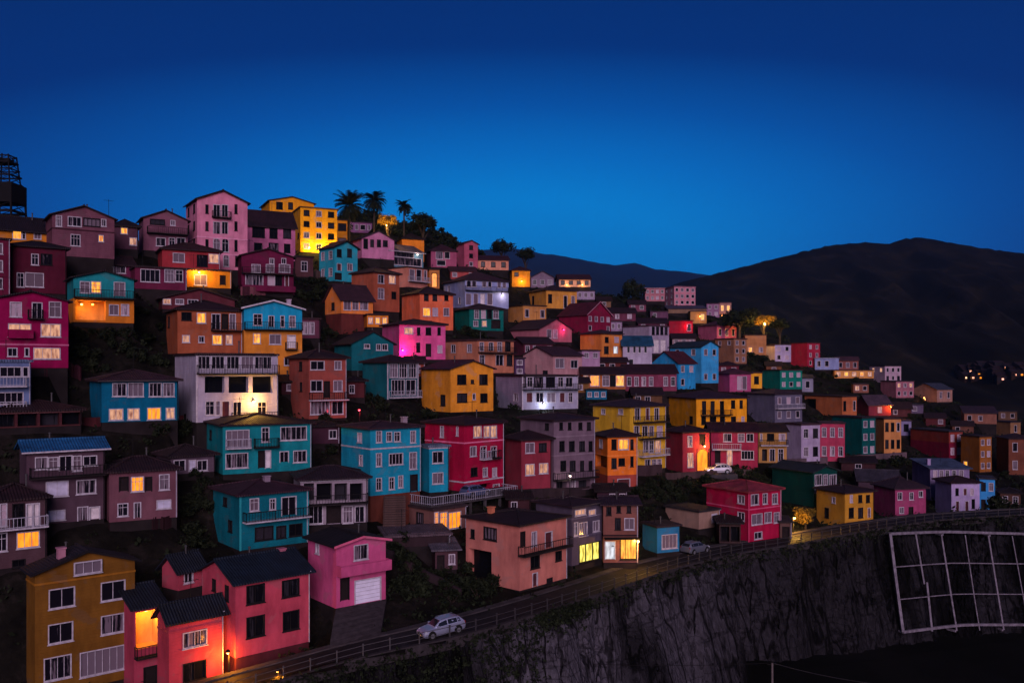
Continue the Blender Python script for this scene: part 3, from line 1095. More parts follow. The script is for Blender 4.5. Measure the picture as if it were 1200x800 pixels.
H('hot pink house washed by a magenta floodlight', 448, 468, 522, 380, 421, 'c45a8c', 'hip', '2c1820', 374,
  F='384-391: p474-484|384-392: D489-492 D499-505 D513-516|402-412: D488-492|403-418: k499-505|405-413: c513-518', lamps=[(471, 411, 330, 'm')])
H('dark teal gabled house with three white windows', 392, 412, 461, 402, 434, '12565e', 'gf', '2a1820', 389, F='399-408: d427-433|399-410: d441-446 d448-454')
H('dark teal house with white framed glass porch', 425, 454, 490, 425, 468, '135058', 'hip', '2a171c', 416, F='426-442: w457-466 w468-477 w479-488|445-462: w459-474 d476-487', B=[(456, 490, 465, 'w')], corner='w')
H('bright orange gabled house with four black windows', 494, 528, 578, 432, 483, 'd88c30', 'gf', '34202a', 423,
  F='439-450: D536-546 D562-571|445-449: D552-555|461-471: D536-547 D563-571|461-468: d554-557', S='#..|.D')
# ---- middle, centre
H('sky blue three storey house with white string course and hip roof', 400, 434, 493, 503, 581, '1c86a0', 'hip', '36202a', 493,
  F='505-518: c441-447|506-517: d453-459 d462-469|505-518: d481-487|531-546: d441-447|531-544: w456-472|530-549: d480-488|560-574: d441-447|559-573: d456-462|557-571: d467-472|556-580: k481-489',
  S='507-518: c419-424|533-545: c421-425', C=[(526, 'w')], found='5a3028', drop=30, chim=[(.85, .3, .4, '90808a')], ant=.6)
H('sky blue two storey annex beside the sky blue three storey house', 493, 503, 526, 524, 577, '1c86a0', 'flat', '6a7a90', 521, F='529-542: d507-519|554-566: d507-519', C=[(525, 'w')])
H('crimson house with white band and three lit upper windows', 498, 544, 590, 498, 576, '9c1238', 'hip', '2a151c', 487,
  F='499-512: p555-564 p567-574 p575-582|523-534: c551-558|523-537: a563-570 a575-582|548-557: D552-559|548-558: c566-571 c577-582|567-575: x548-576 r578-585', S='499-512: d516-520|500-510: d535-537',
  C=[(519, 'd07090'), (565, 'w')], B=[(562, 572, 537, 'w'), (573, 584, 536, 'r')])
H('brick red hip roofed house with lit lower windows', 592, 611, 646, 516, 576, '7c303c', 'hip', '28141a', 504, F='519-530: c616-626|519-529: D632-640|544-556: p616-626|543-554: p632-642')
H('stone grey three storey house with rows of small windows', 610, 649, 697, 493, 577, '6a5864', 'hip', '2e1a22', 483,
  F='495-503: D656-659 D666-669 D678-682 D688-692|517-528: D656-661 D667-673 D679-685 D690-694|540-551: D657-663 D668-674 D680-684 D690-694|562-576: x652-664 f668-674 x678-692',
  S='496-503: D639-643', C=[(512, '7a6874'), (534, '7a6874')], B=[(648, 697, 560, 'r')])
H('small orange house with hip roof and one amber window', 697, 712, 747, 512, 571, 'd06c28', 'hip', '2c181c', 502,
  F='515-526: D717-722 l725-736 D739-742|537-548: D717-722|537-545: D725-732|535-546: D739-742|561-570: r724-738', S='#d|x|.', lower=(557, '8c4038'), C=[(534, 'e08040')])
H('olive yellow house with iron balconies and white stair', 695, 738, 780, 477, 552, 'b8902c', 'hip', '30202a', 467,
  F='478-492: f744-750 r757-761 f767-772|499-511: f743-749 f753-759 f761-766 c770-776|516-530: f754-760 d761-766 p768-774|538-551: f756-762 c764-769 c770-775',
  S='479-485: d705-709 c725-730', B=[(742, 780, 494, 'r'), (748, 780, 513, 'r'), (748, 780, 533, 'w')])
H('white house with dark glazed gallery and a cold floodlight', 581, 612, 677, 441, 480, '9894a8', 'flat', '2c1a20', 437,
  F='442-453: v608-616 d618-624 v626-636 v640-650 d654-660 d663-671|460-471: r617-624 d628-637 d641-651 r656-662 d666-671', S='461-470: d602-607', B=[(612, 677, 456, 'r')], lamps=[(636, 474, 90, 'c')], corner='w')
H('peach house with balconied upper floor and white french windows', 522, 560, 602, 399, 437, 'b87860', 'flat', '4a2c30', 396,
  F='401-411: d562-567 f573-578 d583-588 D592-598|416-428: d562-568 f581-590 D594-600', B=[(560, 602, 413, 'r')], S='#dd|..')
H('lilac gable ended house with a peach front', 613, 648, 682, 416, 446, 'b08488', 'gs', '3a2028', 407, F='420-431: d651-661|422-431: d669-677', S='#..|.D')
H('small lilac house beside the lilac gable ended house', 668, 682, 703, 411, 433, '9a7a94', 'flat', '3a222a', 408, F='#dd|..')
H('dusky pink gabled house with a glowing pink sign light', 595, 632, 670, 385, 400, 'a06470', 'gf', '30181f', 374, F='386-396: d641-646 c648-653', lamps=[(659, 387, 80, 'm')])
H('dark purple cottage beneath the dusky pink gabled house', 600, 614, 648, 402, 416, '5a2c3c', 'gs', '2c161d', 396, F='#dd.d')
H('plain tan house with two tiny windows', 595, 613, 640, 358, 377, 'b8804c', 'flat', '34201c', 355, F='#d.d')
H('mustard house with arched windows below the far terraces', 620, 640, 676, 340, 361, 'b8803c', 'hip', '34201e', 334, F='#D.aa', S='#D.')
H('maroon house with a white framed gable front', 655, 688, 716, 368, 390, '701834', 'gf', '4a1626', 354, F='#cccc|d..d', trim=wall_mat('a07080'))
H('orange two storey house with a white lit window', 680, 705, 729, 391, 424, 'c0743c', 'hip', '3a2222', 386, F='395-401: D709-713 c720-725|406-414: D708-713 q719-724', S='#..|D.')
H('white house with a teal blue metal roof', None, 730, 764, 404, 430, 'a096a8', 'gs', '1e4a68', 394, F='406-413: d735-738 d742-745 d748-751 d755-758|421-427: f737-742')
H('lilac house with white front and four slim windows', 730, 761, 784, 382, 414, '9a8ca0', 'flat', '4a303c', 377, F='383-392: D764-767 D769-772 D774-777 D779-782|398-413: K766-772 K774-780')
H('dark red house washed by a red lamp', None, 784, 812, 376, 393, '8a2030', 'flat', '2c161d', 373, F='#..d', lamps=[(805, 382, 110, 'r')])
H('low white fronted cottage below the red lamp house', None, 788, 815, 396, 404, '8a7478', 'gs', '2c181e', 391, F='#ccc')
H('pink hip roofed house on the upper terrace by the trees', 818, 840, 863, 381, 398, '9c5068', 'hip', '4a2432', 376, F='#dcd')
H('tan house with many small windows on the upper terrace', 838, 860, 875, 397, 426, '8c6450', 'flat', '3a2224', 393, F='#dd|dd|dd', S='#dd|..|..')
H('plain peach cube house with a lit corner', None, 873, 898, 393, 416, 'b07850', 'flat', '5a3a2c', 391, F='#..|lc')
# ---- centre right
H('single storey house with glowing amber windows', None, 683, 733, 438, 456, '9c5c38', 'gs', '2c161a', 431, F='440-452: p684-689 L692-702 c706-714 D715-721 l722-731')
H('long purple fronted house adjoining the glowing single storey house', None, 733, 793, 437, 458, '7a3c50', 'gs', '30181f', 428, F='#dccd.cd')
H('small blue shed below the glowing amber windows', None, 687, 711, 457, 468, '1c5c78', 'flat', '182430', 455, F='#ccc', name='shed', cat='shed')
H('sky blue house with a maroon gable roof', 764, 795, 815, 425, 456, '2a84b4', 'gs', '4a1c26', 412, F='#dc|d.', S='#..|..')
H('tall sky blue gabled house', 785, 822, 842, 406, 449, '3a90c0', 'gf', '22303a', 400, F='#cd|..|dd', S='#dd|.d|..')
H('rose pink round fronted house with pale double door', 838, 855, 880, 438, 459, 'a04c70', 'hip', '4a2432', 431, F='441-456: c864-869 c870-875')
H('narrow yellow house against the rose pink house', None, 880, 893, 437, 455, 'd8982c', 'flat', '3a2020', 434, F='#D')
H('green sided house with white glazed front', 893, 914, 940, 434, 456, '0f6a5c', 'flat', '3a2028', 431, F='#ccc|cdc')
H('golden yellow house with black shutters and an iron balcony', 782, 816, 875, 467, 502, 'e69923', 'hip', '34202a', 457,
  F='470-485: D823-827 D833-837 D844-848|469-478: D857-861 D867-870|488-497: D822-827 D832-839 D844-849|488-497: D857-862 c869-872', B=[(821, 856, 486, 'r')], S='#...|..D')
H('slate blue sided house with white pillared balconies', 876, 908, 940, 462, 495, '5a5668', 'hip', '36202a', 455, F='#ccc|ccd', B=[(908, 940, 478, 'w')], chim=None)
H('orange brown house with low wing and dark terrace', 943, 987, 1004, 465, 488, 'a05c3c', 'flat', '34201e', 461, F='#D.d', S='#x..')
H('maroon barn roofed house with a lamp at its end', 1004, 1018, 1044, 474, 487, '6a2c38', 'gs', '4a3a48', 463, F='#c', lamps=[(1043, 477, 420, 'o')])
H('crimson house with a glowing yellow arched doorway', 779, 800, 832, 507, 553, '8a3040', 'hip', '30181c', 498, F='511-523: c806-811|509-521: k820-826|531-547: p806-812|526-551: A817-830',
  lamps=[(824, 523, 330, 'a')])
H('rose red two storey house with white balcony rail', None, 833, 888, 505, 549, '8c2c44', 'gs', '34181e', 496, F='508-517: d848-857 d865-872 d875-883|528-538: w869-883|527-548: k838-844 p852-858', B=[(834, 868, 526, 'w')])
H('tan yellow house with shuttered loggia', 880, 889, 922, 505, 542, 'a07848', 'gs', '30201e', 497, F='508-516: d891-893 D899-907 c913-920|526-540: x893-899 f902-908 d912-918', B=[(890, 922, 521, 't')])
H('white fronted house with a maroon side wall in the terrace row', 920, 939, 961, 498, 541, '9a8ca4', 'flat', '3a1e28', 495, F='#dD|dD', S=None)
H('rose terrace house with white window frames', None, 961, 990, 496, 540, 'a03c54', 'flat', '3a1e28', 493, F='#ddd|dcd')
H('dark teal three storey house with six white windows', 975, 1010, 1026, 490, 535, '074b4b', 'flat', '241a20', 486, F='#cc|cc|cc')
H('peach three storey house beside dark teal house', 1025, 1036, 1056, 491, 531, 'b37a4c', 'flat', '3a2020', 488, F='#DDd|DDD')
H('tiny lilac house behind the peach three storey house', None, 1056, 1068, 493, 510, '7a7494', 'flat', '3a2a34', 491, F='#D')
H('long brick red house with a flat grey roof', 1067, 1112, 1128, 506, 537, '7b342d', 'flat', '2c2830', 502, lower=(519, '6c1830'), F='#cc|cc')
H('amber house with white side balconies by the long brick red house', 1126, 1148, 1162, 512, 553, '895429', 'flat', '34201c', 509, F='#cc|cc|cc', S='#..|..|l.', lamps=[])
H('brown hip roofed house beside the amber house with white balconies', 1168, 1182, 1212, 514, 556, '673e32', 'hip', '2e1c20', 507, F='#dd|dd')
H('flat roofed tan house above the brown hip roofed house', 1152, 1184, 1196, 495, 511, '7b5c45', 'flat', '34242a', 492, F='#d')
H('low brown hillside house with a dark metal roof', None, 1130, 1168, 484, 496, '7a5448', 'shed', '3a2a32', 471, F='#dd.')
# ---- road side, centre and right
H('salmon corner house with iron balcony and overhanging upper floor', 546, 609, 664, 616, 692, 'b07066', 'hip', '24161a', 598,
  F='623-641: k608-615 f623-629 r639-647|651-665: D622-632|646-656: D651-658|671-688: r624-630|677-685: D641-647', S='620-630: D552-556|618-632: v567-582|644-690: x549-576', B=[(607, 664, 644, 'r')], d=95, chim=[(.25, .75, .3, 'b06850')])
H('slate grey shop house with a bright yellow shop window', 628, 670, 707, 594, 663, '4a4250', 'hip', '2e1c24', 583,
  F='597-603: p674-686 p690-698|612-627: d673-677 w679-688|610-622: d695-702|636-657: y679-703', C=[(608, '5a5262'), (630, '5a5262')], trim=M_CONC)
H('narrow brown shop house with a white lit door and orange shop front', None, 707, 748, 591, 659, '7a5048', 'gs', '30202a', 583,
  F='594-603: D711-716|593-600: D723-727 D735-739|607-620: D721-727 c732-743|634-655: q709-721|631-655: o727-746', C=[(627, '2a1c20')], B=[(708, 748, 629, 'c')], lamps=[(747, 634, 420, 'a')])
H('small sky blue cottage with a white lattice window', 753, 770, 797, 618, 648, '2c6c94', 'flat', '2c2026', 614, F='626-642: w776-793', ant=.2)
H('low taupe flat roofed garage building', 780, 819, 843, 600, 620, '8a7064', 'flat', '2a262c', 597, F='#.b')
H('crimson three storey house with red hip roof and white windows', 828, 877, 915, 577, 637, '991339', 'hip', '8c3440', 562,
  F='579-591: d880-889|578-590: d894-899 d905-911|602-614: d881-893|600-612: d896-904 d907-913|623-631: d884-893', S='#..d|..d|...', C=[(597, 'c05070')], corner='b84060')
H('dark green gabled house with a glazed veranda', 905, 953, 981, 553, 594, '073733', 'gf', '242a30', 546, F='556-568: w955-963 c965-970 w972-980|570-576: c955-979')
H('yellow two storey house with dark hip roof by the road', 957, 990, 1024, 578, 620, 'ae7d2e', 'hip', '2c1a20', 567, F='580-588: c996-999 D1006-1010 D1015-1019|595-606: D995-1000 D1006-1011 r1017-1020', S='582-589: c975-979|595-606: D967-971')
H('pink two storey house with cluttered flat roofs by the road', 1024, 1049, 1085, 573, 608, '934265', 'hip', '34242e', 558, F='577-585: d1052-1057 d1066-1070|575-582: d1077-1081|594-601: d1054-1059|594-607: k1065-1070')
H('lilac house with a grey blue roof and strip window', 1069, 1090, 1136, 549, 586, '776988', 'shed', '4c5a74', 540, F='551-559: c1094-1098 d1101-1105 d1108-1112 d1116-1120 d1124-1129', chim=[(.1, .3, .5, '9080a0')])
H('white house with red brown doors by the road', 1096, 1115, 1148, 566, 605, 'a090b4', 'hip', '30181e', 557, F='572-580: D1120-1123 r1129-1133 c1137-1141|587-603: r1120-1124 r1131-1135|585-595: D1139-1142')
H('sky blue narrow house joined to the white house by the road', None, 1148, 1166, 561, 599, '3a84bc', 'flat', '34303a', 558, F='#Dc|kd', dd=1)
# ---- far terraces
H('orange lit house beneath the two round trees', None, 600, 621, 317, 336, 'd08828', 'hip', '3a1c1c', 312, F='#D.|..', lamps=[(611, 330, 110, 'a')])
H('grey gabled house near the far ridge', None, 622, 649, 325, 337, '7a6878', 'gf', '3a2c38', 318, F='#ddd')
H('long pale villa lit from below near the far ridge', None, 655, 692, 327, 336, 'b89484', 'gs', '3a1e24', 322, F='#DDDD', lamps=[(664, 334, 100, 'a'), (682, 334, 100, 'a')])
H('small white house under the long pale villa', None, 676, 697, 341, 351, '8a7a90', 'flat', '34222a', 339, F='#ccc')
H('faceted pink apartment block standing above the far terraces', 779, 790, 815, 336, 358, 'b07884', 'flat', 'a07080', 333, F='#dddd|dddd|dddd', S='#dd|dd|dd')
H('smaller pink apartment block beside the faceted block', None, 756, 779, 338, 353, 'a87078', 'flat', 'a08088', 335, F='#cdcd|cdcd')
H('low peach house lit by a lamp below the faceted apartment block', None, 809, 828, 365, 379, 'b08050', 'flat', '3a2a30', 361, F='#.l', lamps=[(820, 371, 40, 'a')])
H('mauve house with small windows below the faceted apartment block', None, 828, 843, 356, 372, '84607c', 'flat', '4a2c38', 353, F='#cc|cc')
H('tan house with a lit side on the far terrace', None, 843, 857, 355, 368, '9c7468', 'flat', '6a4858', 352, F='#ll', lamps=[(846, 370, 30, 'o')])
H('long grey roofed hall under the pink apartment blocks', None, 783, 828, 362, 367, '7a6050', 'shed', '4c4454', 357, F='#....')
H('white terraced house in front of the far crimson house', 897, 908, 927, 404, 424, 'a094b0', 'flat', '34222a', 401, F='#cd|dc')
H('crimson house at the far end of the terraces', 926, 946, 961, 402, 430, '94243c', 'flat', '4a1e28', 396, F='#cc|cc|dd')
H('pale blue low house beside the far crimson house', None, 955, 983, 420, 433, '7a84ac', 'flat', '8088a0', 418, F='#dd.')
H('long brown house next to the pale blue low house', None, 981, 1006, 422, 434, '7a4a44', 'gs', '4a3038', 418, F='#ddd')
H('row of lit peach rooms below the long brown house', None, 978, 1024, 434, 443, 'c08850', 'flat', '4a2c2c', 432, F='#plplp')
H('white two storey house at the end of the lit peach rooms', 1019, 1037, 1056, 429, 448, 'a890a0', 'flat', '2e2028', 426, F='#ddd|DdD', S='#pp|..')
H('rose long house below the far white house', 1032, 1050, 1071, 447, 466, '94606c', 'flat', '3a262e', 444, F='#pcp|dcd')
H('grey roofed tan house beside the rose long house', 1070, 1098, 1116, 456, 471, '8c6a60', 'gs', '3c4050', 449, F='#dd', S='#...', lamps=[(1083, 468, 40, 'a')])
H('stone annex with glowing amber windows under the parking deck', 477, 508, 546, 598, 624, '6c4c48', 'flat', '3a2c30', 595, F='600-618: L508-514 L516-524 L526-540', S='#.v.', d=106)
H('low slab roofed store in the dark garden below the stone annex', None, 452, 528, 630, 642, '2e2226', 'flat', '5a4c54', 626, F='#....', name='store', cat='shed')
H('little brown garden shed with a tin roof', None, 510, 536, 645, 668, '4a343a', 'shed', '6a6470', 637, F='#kc', name='shed', cat='shed')
# ---- small houses filling the gaps
H('tiny white cottage beside the white framed gable front', None, 715, 729, 377, 388, '8c7890', 'flat', '30202a', 375, F='#cc')
H('small white porch house below the green sided house', None, 940, 953, 443, 459, '7c7a8c', 'shed', '2c2830', 439, F='#d')
H('low dark roofed house beside the barn roofed house', None, 1043, 1068, 478, 488, '4a2c30', 'gs', '2c1c22', 471, F='#d.')
H('low grey roofed store behind the pink roadside house', None, 1006, 1054, 562, 573, '4a3a44', 'gs', '3a3642', 551, F='#..', name='store', cat='shed')
H('open dark carport beside the crimson red roofed house', None, 843, 868, 613, 636, '3a2c2c', 'shed', '1c181c', 608, F='#xx', name='carport', cat='carport', d=121)
H('small stone hut beside the amber street lamp', None, 914, 928, 612, 631, '5a4440', 'flat', '2a2024', 609, F='#k', name='hut', cat='hut', d=126)
H('dark brown cottage squeezed below the brick red hip roofed house', None, 596, 622, 584, 602, '3a2428', 'gs', '20141a', 577, F='#d.')
H('dark plum cottage under the rose red two storey house', None, 700, 735, 575, 590, '3a2630', 'gs', '20141a', 568, F='#.dd')
H('small terracotta house behind the bright orange gabled house', None, 478, 498, 425, 441, '7a3c34', 'gs', '2a161c', 419, F='#d')
H('dim brick house between the brick brown and dark teal houses', None, 407, 428, 447, 466, '4a2428', 'hip', '20131a', 441, F='#d.')
H('small purple house behind the long teal house', None, 366, 398, 500, 520, '3c2430', 'hip', '20131a', 493, F='#.d')
H('low plum house above the lilac house with white front', None, 716, 745, 366, 376, '5a3040', 'gs', '2c181f', 361, F='#cc')
H('little mustard cottage below the orange two storey house', None, 668, 690, 448, 460, '6a4a2c', 'gs', '2a181c', 443, F='#d')
H('dim red cottage beside the tall sky blue gabled house', None, 842, 866, 428, 440, '5a2430', 'hip', '30181f', 423, F='#cd')
H('small peach house beside the rose long house', None, 1000, 1018, 450, 460, '7a5044', 'flat', '30222a', 448, F='#pd')
H('dark maroon cottage under the white glazed gallery house', None, 330, 352, 447, 462, '3c1e26', 'gs', '1d1117', 441, F='#d')
H('dim tan house below the golden yellow house', None, 742, 776, 462, 474, '5a4030', 'gs', '2a1a20', 455, F='#dd.')
H('low brown cottage above the flat grey roofed brick house', None, 1116, 1141, 498, 507, '5a3c34', 'gs', '2c1c20', 493, F='#d.')
H('dim tan cottage beside the low brown hillside house', None, 1170, 1192, 482, 492, '5a4438', 'flat', '2a2024', 480, F='#dd')
H('small dark red cottage below the grey roofed tan house', None, 1085, 1108, 489, 499, '4a2428', 'gs', '281820', 484, F='#.d')
H('little lilac cottage below the rose long house', None, 1062, 1082, 474, 484, '54485c', 'flat', '2c242c', 472, F='#d')
H('dim rose cottage on the dark slope beside the pink apartment blocks', None, 737, 757, 356, 365, '6a3c4c', 'gs', '2c181f', 352, F='#cd')
H('small mauve cottage under the smaller pink apartment block', None, 762, 783, 365, 374, '5a3c50', 'flat', '2c1c24', 363, F='#d.')
H('small tan cottage below the small white house by the villa', None, 700, 716, 352, 360, '6a5040', 'gs', '2c1a1c', 348, F='#d')
H('plum cottage beside the dark red house with the red lamp', None, 748, 782, 378, 388, '4a2838', 'gs', '2a161e', 373, F='#d.c')
H('dim peach cottage on the terrace beside the mauve house', None, 858, 874, 372, 380, '6a4a3c', 'flat', '2c2024', 370, F='#d')
H('narrow violet house squeezed beside the lilac gable ended house', None, 603, 615, 420, 440, '4a3450', 'flat', '2a1a22', 418, F='#d|d')
H('brick cottage behind the glowing single storey house', None, 700, 735, 424, 434, '5a2c2c', 'gs', '2a161a', 419, F='#dd.')
H('dusky orange cottage below the plain peach cube house', None, 898, 916, 428, 438, '6a4430', 'gs', '2c1a1c', 424, F='#d')
H('dark terrace house under the rose terrace house', None, 986, 1026, 541, 551, '3a2428', 'gs', '221419', 535, F='#.d.')
H('small brown house beside the sky blue narrow house', None, 1172, 1196, 577, 594, '4a342e', 'hip', '20161a', 571, F='#dd')
H('dim purple cottage beside the slate blue sided house', None, 868, 886, 504, 514, '3c2834', 'gs', '22141a', 499, F='#d')

# ------------------------------------------------------------------ road line and hillside
ROAD_PX = [(200, 822, 74.0), (255, 806, 75.5), (330, 785, 77.5), (420, 759, 79.5), (510, 741, 81.0)] + \
          [(x, y, 24.0 * F_PX / (y - HY)) for x, y in ((590, 719), (690, 688), (760, 664), (840, 645), (915, 634), (1000, 618), (1085, 606), (1200, 599))]
RP = [at(*p) for p in ROAD_PX]
RP = [Vector((-110, 62, -29.5)), Vector((-60, 69, -28.3))] + RP + [Vector((130, 159, -24)), Vector((300, 185, -24))]
RX = np.array([p.x for p in RP])
RY = np.array([p.y for p in RP])
RZ = np.array([p.z for p in RP])
xs_f = np.arange(-110, 300, 1.0)                 # smoothed centre line, one point per metre of x
ker = np.exp(-np.linspace(-2, 2, 15) ** 2)
ker /= ker.sum()
pad = lambda q: np.convolve(np.pad(q, 7, mode='edge'), ker, 'valid')
ry_f, rz_f = pad(np.interp(xs_f, RX, RY)), pad(np.interp(xs_f, RX, RZ))
road_y = lambda x: np.interp(x, xs_f, ry_f)
road_z = lambda x: np.interp(x, xs_f, rz_f)


def road_frame(x):
    y, z = float(road_y(x)), float(road_z(x))
    sl = float(road_y(x + .5) - road_y(x - .5))
    t = Vector((1, sl, 0)).normalized()
    return Vector((x, y, z)), t, Vector((t.y, -t.x, 0))     # point, along, towards the camera side


A = []
for g in HOUSES:
    ca, sa = math.cos(g.a), math.sin(g.a)
    for q in (0, .5, 1):
        A.append((g.P.x + ca * g.w * q, g.P.y + sa * g.w * q, g.P.z - .1 - g.drop, 1.0))
    A.append((g.P.x - sa * g.dep, g.P.y + ca * g.dep, g.P.z + .6, .5))
for x in range(-100, 290, 6):
    p, t, n = road_frame(x)
    q = p - n * 4
    A.append((q.x, q.y, q.z, 1.2))
for (px, py, d, dz) in ((405, 253, 218, 0), (425, 252, 224, 0), (445, 257, 226, 0), (470, 264, 229, 0), (500, 270, 232, 0), (530, 281, 238, 0), (555, 295, 248, 0), (1290, 520, 230, 0), (1290, 480, 300, 0), (1200, 470, 380, 0), (1250, 470, 420, 0)):
    p = at(px, py, d)
    A.append((*p, 1.0))
A = np.array(A)
GX = np.arange(-118, 282, 1.7)
GY = np.arange(58, 440, 1.7)
gx, gy = np.meshgrid(GX, GY)
fx, fy = gx.ravel(), gy.ravel()
tz = np.zeros_like(fx)
for s in range(0, len(fx), 4000):
    dx = A[None, :, 0] - fx[s:s + 4000, None]
    dy = A[None, :, 1] - fy[s:s + 4000, None]
    wt = A[None, :, 3] / (dx * dx + dy * dy + 20.0) ** 2.2
    wt = wt / wt.sum(1, keepdims=True)
    mx_, my_ = (wt * dx).sum(1), (wt * dy).sum(1)
    mz = (wt * A[None, :, 2]).sum(1)
    cxx = (wt * dx * dx).sum(1) - mx_ ** 2 + 12
    cyy = (wt * dy * dy).sum(1) - my_ ** 2 + 12
    cxy = (wt * dx * dy).sum(1) - mx_ * my_
    cxz = (wt * dx * A[None, :, 2]).sum(1) - mx_ * mz
    cyz = (wt * dy * A[None, :, 2]).sum(1) - my_ * mz
    det = cxx * cyy - cxy ** 2
    bx, by = (cyy * cxz - cxy * cyz) / det, (cxx * cyz - cxy * cxz) / det
    tz[s:s + 4000] = mz - bx * mx_ - by * my_
# small unevenness
nzv = np.array([noise.noise((x * .08, y * .08, 0)) * .8 + noise.noise((x * .3, y * .3, 5)) * .25 for x, y in zip(fx, fy)])
tz += nzv - .3
# crest: the skyline of the bare hill
SKU = [-200, 0, 60, 220, 300, 400, 415, 450, 480, 520, 560, 600, 650, 700, 750, 800, 850, 900, 950, 1000, 1050, 1100, 1150, 1200, 1400]
SKV = [288, 286, 286, 286, 285, 256, 250, 258, 266, 277, 296, 324, 340, 346, 352, 358, 374, 392, 410, 428, 446, 464, 484, 494, 520]
pu = CX + F_PX * fx / fy
cap = (HY - np.interp(pu, SKU, SKV)) * fy / F_PX
tz = np.minimum(tz, cap)
# terraces: the ground in front of a house does not climb over its base line
for g in HOUSES:
    ca, sa = math.cos(g.a), math.sin(g.a)
    lx = (fx - g.P.x) * ca + (fy - g.P.y) * sa
    ly = -(fx - g.P.x) * sa + (fy - g.P.y) * ca
    inside = (lx > (-4.0 if g.xl < g.xc else -1.8)) & (lx < g.w + 1.8) & (ly > -3.5) & (ly < g.dep * (.95 if g.xl < g.xc else .6))
    tz[inside] = np.minimum(tz[inside], g.P.z - .06 - g.drop)
    front = (pu > g.xl - 3) & (pu < g.xr + 3) & (fy < g.d) & (fy > g.d - 28)
    tz[front] = np.minimum(tz[front], (HY - g.yb - g.drop_px - 1.0) * fy[front] / F_PX)
# road shelf
dr = fy - road_y(fx)
k = np.clip((np.abs(dr) - 3.2) / 4.5, 0, 1)
tz = np.where(dr < 3.2, road_z(fx) - .08, road_z(fx) * (1 - k) - .08 * (1 - k) + tz * k)
tz = np.clip(tz, -46.5, 60)
edge = np.clip(np.minimum.reduce([(fx + 118) / 14 + .4, (282 - fx) / 25, (440 - fy) / 25]), 0, 1)
tz = -46.5 * (1 - edge) + tz * edge
TZ = tz.reshape(gx.shape)


def ground_z(x, y):
    i = min(max((x - GX[0]) / 1.7, 0), len(GX) - 1.001)
    j = min(max((y - GY[0]) / 1.7, 0), len(GY) - 1.001)
    a, b = int(i), int(j)
    p, q = i - a, j - b
    return float(TZ[b, a] * (1 - p) * (1 - q) + TZ[b, a + 1] * p * (1 - q) + TZ[b + 1, a] * (1 - p) * q + TZ[b + 1, a + 1] * p * q)


def ground_hit(px, py):
    rx, rz = (px - CX) / F_PX, (HY - py) / F_PX
    d = 62.0
    while d < 430:
        if d > road_y(rx * d) - 2.6 and ground_z(rx * d, d) >= rz * d:
            return Vector((rx * d, d, ground_z(rx * d, d)))
        d += .4
    return None


def ground_material(name, c0, c1, c2, scale):
    m, n, b = new_mat(name)
    tc = n.nodes.new('ShaderNodeTexCoord')
    nz = n.nodes.new('ShaderNodeTexNoise')
    nz.inputs['Scale'].default_value = scale
    nz.inputs['Detail'].default_value = 8
    nz.inputs['Roughness'].default_value = 0.68
    r = n.nodes.new('ShaderNodeValToRGB')
    r.color_ramp.elements[0].position = .35
    r.color_ramp.elements[0].color = (*c0, 1)
    r.color_ramp.elements[1].position = .72
    r.color_ramp.elements[1].color = (*c2, 1)
    e = r.color_ramp.elements.new(.52)
    e.color = (*c1, 1)
    bp = n.nodes.new('ShaderNodeBump')
    bp.inputs['Strength'].default_value = .8
    bp.inputs['Distance'].default_value = .4
    n.links.new(tc.outputs['Object'], nz.inputs['Vector'])
    n.links.new(nz.outputs['Fac'], r.inputs['Fac'])
    n.links.new(r.outputs[0], b.inputs['Base Color'])
    n.links.new(nz.outputs['Fac'], bp.inputs['Height'])
    n.links.new(bp.outputs[0], b.inputs['Normal'])
    b.inputs['Roughness'].default_value = 1.0
    b.inputs['Specular IOR Level'].default_value = 0.05
    return m


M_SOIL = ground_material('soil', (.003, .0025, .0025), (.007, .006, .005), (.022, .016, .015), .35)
ny, nx = gx.shape
keep = np.zeros((ny - 1, nx - 1), bool)
fc = []
for j in range(ny - 1):
    for i in range(nx - 1):
        if GY[j] > road_y(GX[i] + .85) - 4.2:
            q = j * nx + i
            fc.append((q, q + 1, q + nx + 1, q + nx))
me = bpy.data.meshes.new('hillside')
me.from_pydata([tuple(p) for p in np.stack([fx, fy, tz], 1)], [], fc)
me.materials.append(M_SOIL)
me.polygons.foreach_set('use_smooth', [True] * len(me.polygons))
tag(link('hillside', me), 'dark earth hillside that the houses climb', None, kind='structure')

# foundations reach from each house down into the slope
for g in HOUSES:
    ca, sa = math.cos(g.a), math.sin(g.a)
    lo = 0
    for u, v in ((0, 0), (.5, 0), (1, 0), (0, .5), (0, 1), (1, 1)):
        x, y = g.P.x + ca * g.w * u - sa * g.dep * v, g.P.y + sa * g.w * u + ca * g.dep * v
        lo = min(lo, ground_z(x, y) - g.P.z)
    lo = max(lo - .6, -12.0)
    m = MB()
    m.box(.06, g.w - .06, .06, g.dep - .06, lo, .02)
    m.build('foundation', wall_mat(g.found) if g.found else M_FOUND, g.root)

# ------------------------------------------------------------------ ground, cliff, road
M_GROUND = ground_material('valley_floor', (.0015, .0015, .0016), (.003, .0028, .003), (.006, .0052, .0056), .05)
mb = MB()
mb.poly([(-8000, -500, -46), (8000, -500, -46), (8000, 8200, -46), (-8000, 8200, -46)])
tag(mb.build('ground', M_GROUND), 'dark valley floor below the cliff', None, kind='structure')

mC, n, b = new_mat('cliff_rock')


def c_node(t, **kw):
    q = n.nodes.new(t)
    for k_, v_ in kw.items():
        setattr(q, k_, v_)
    return q


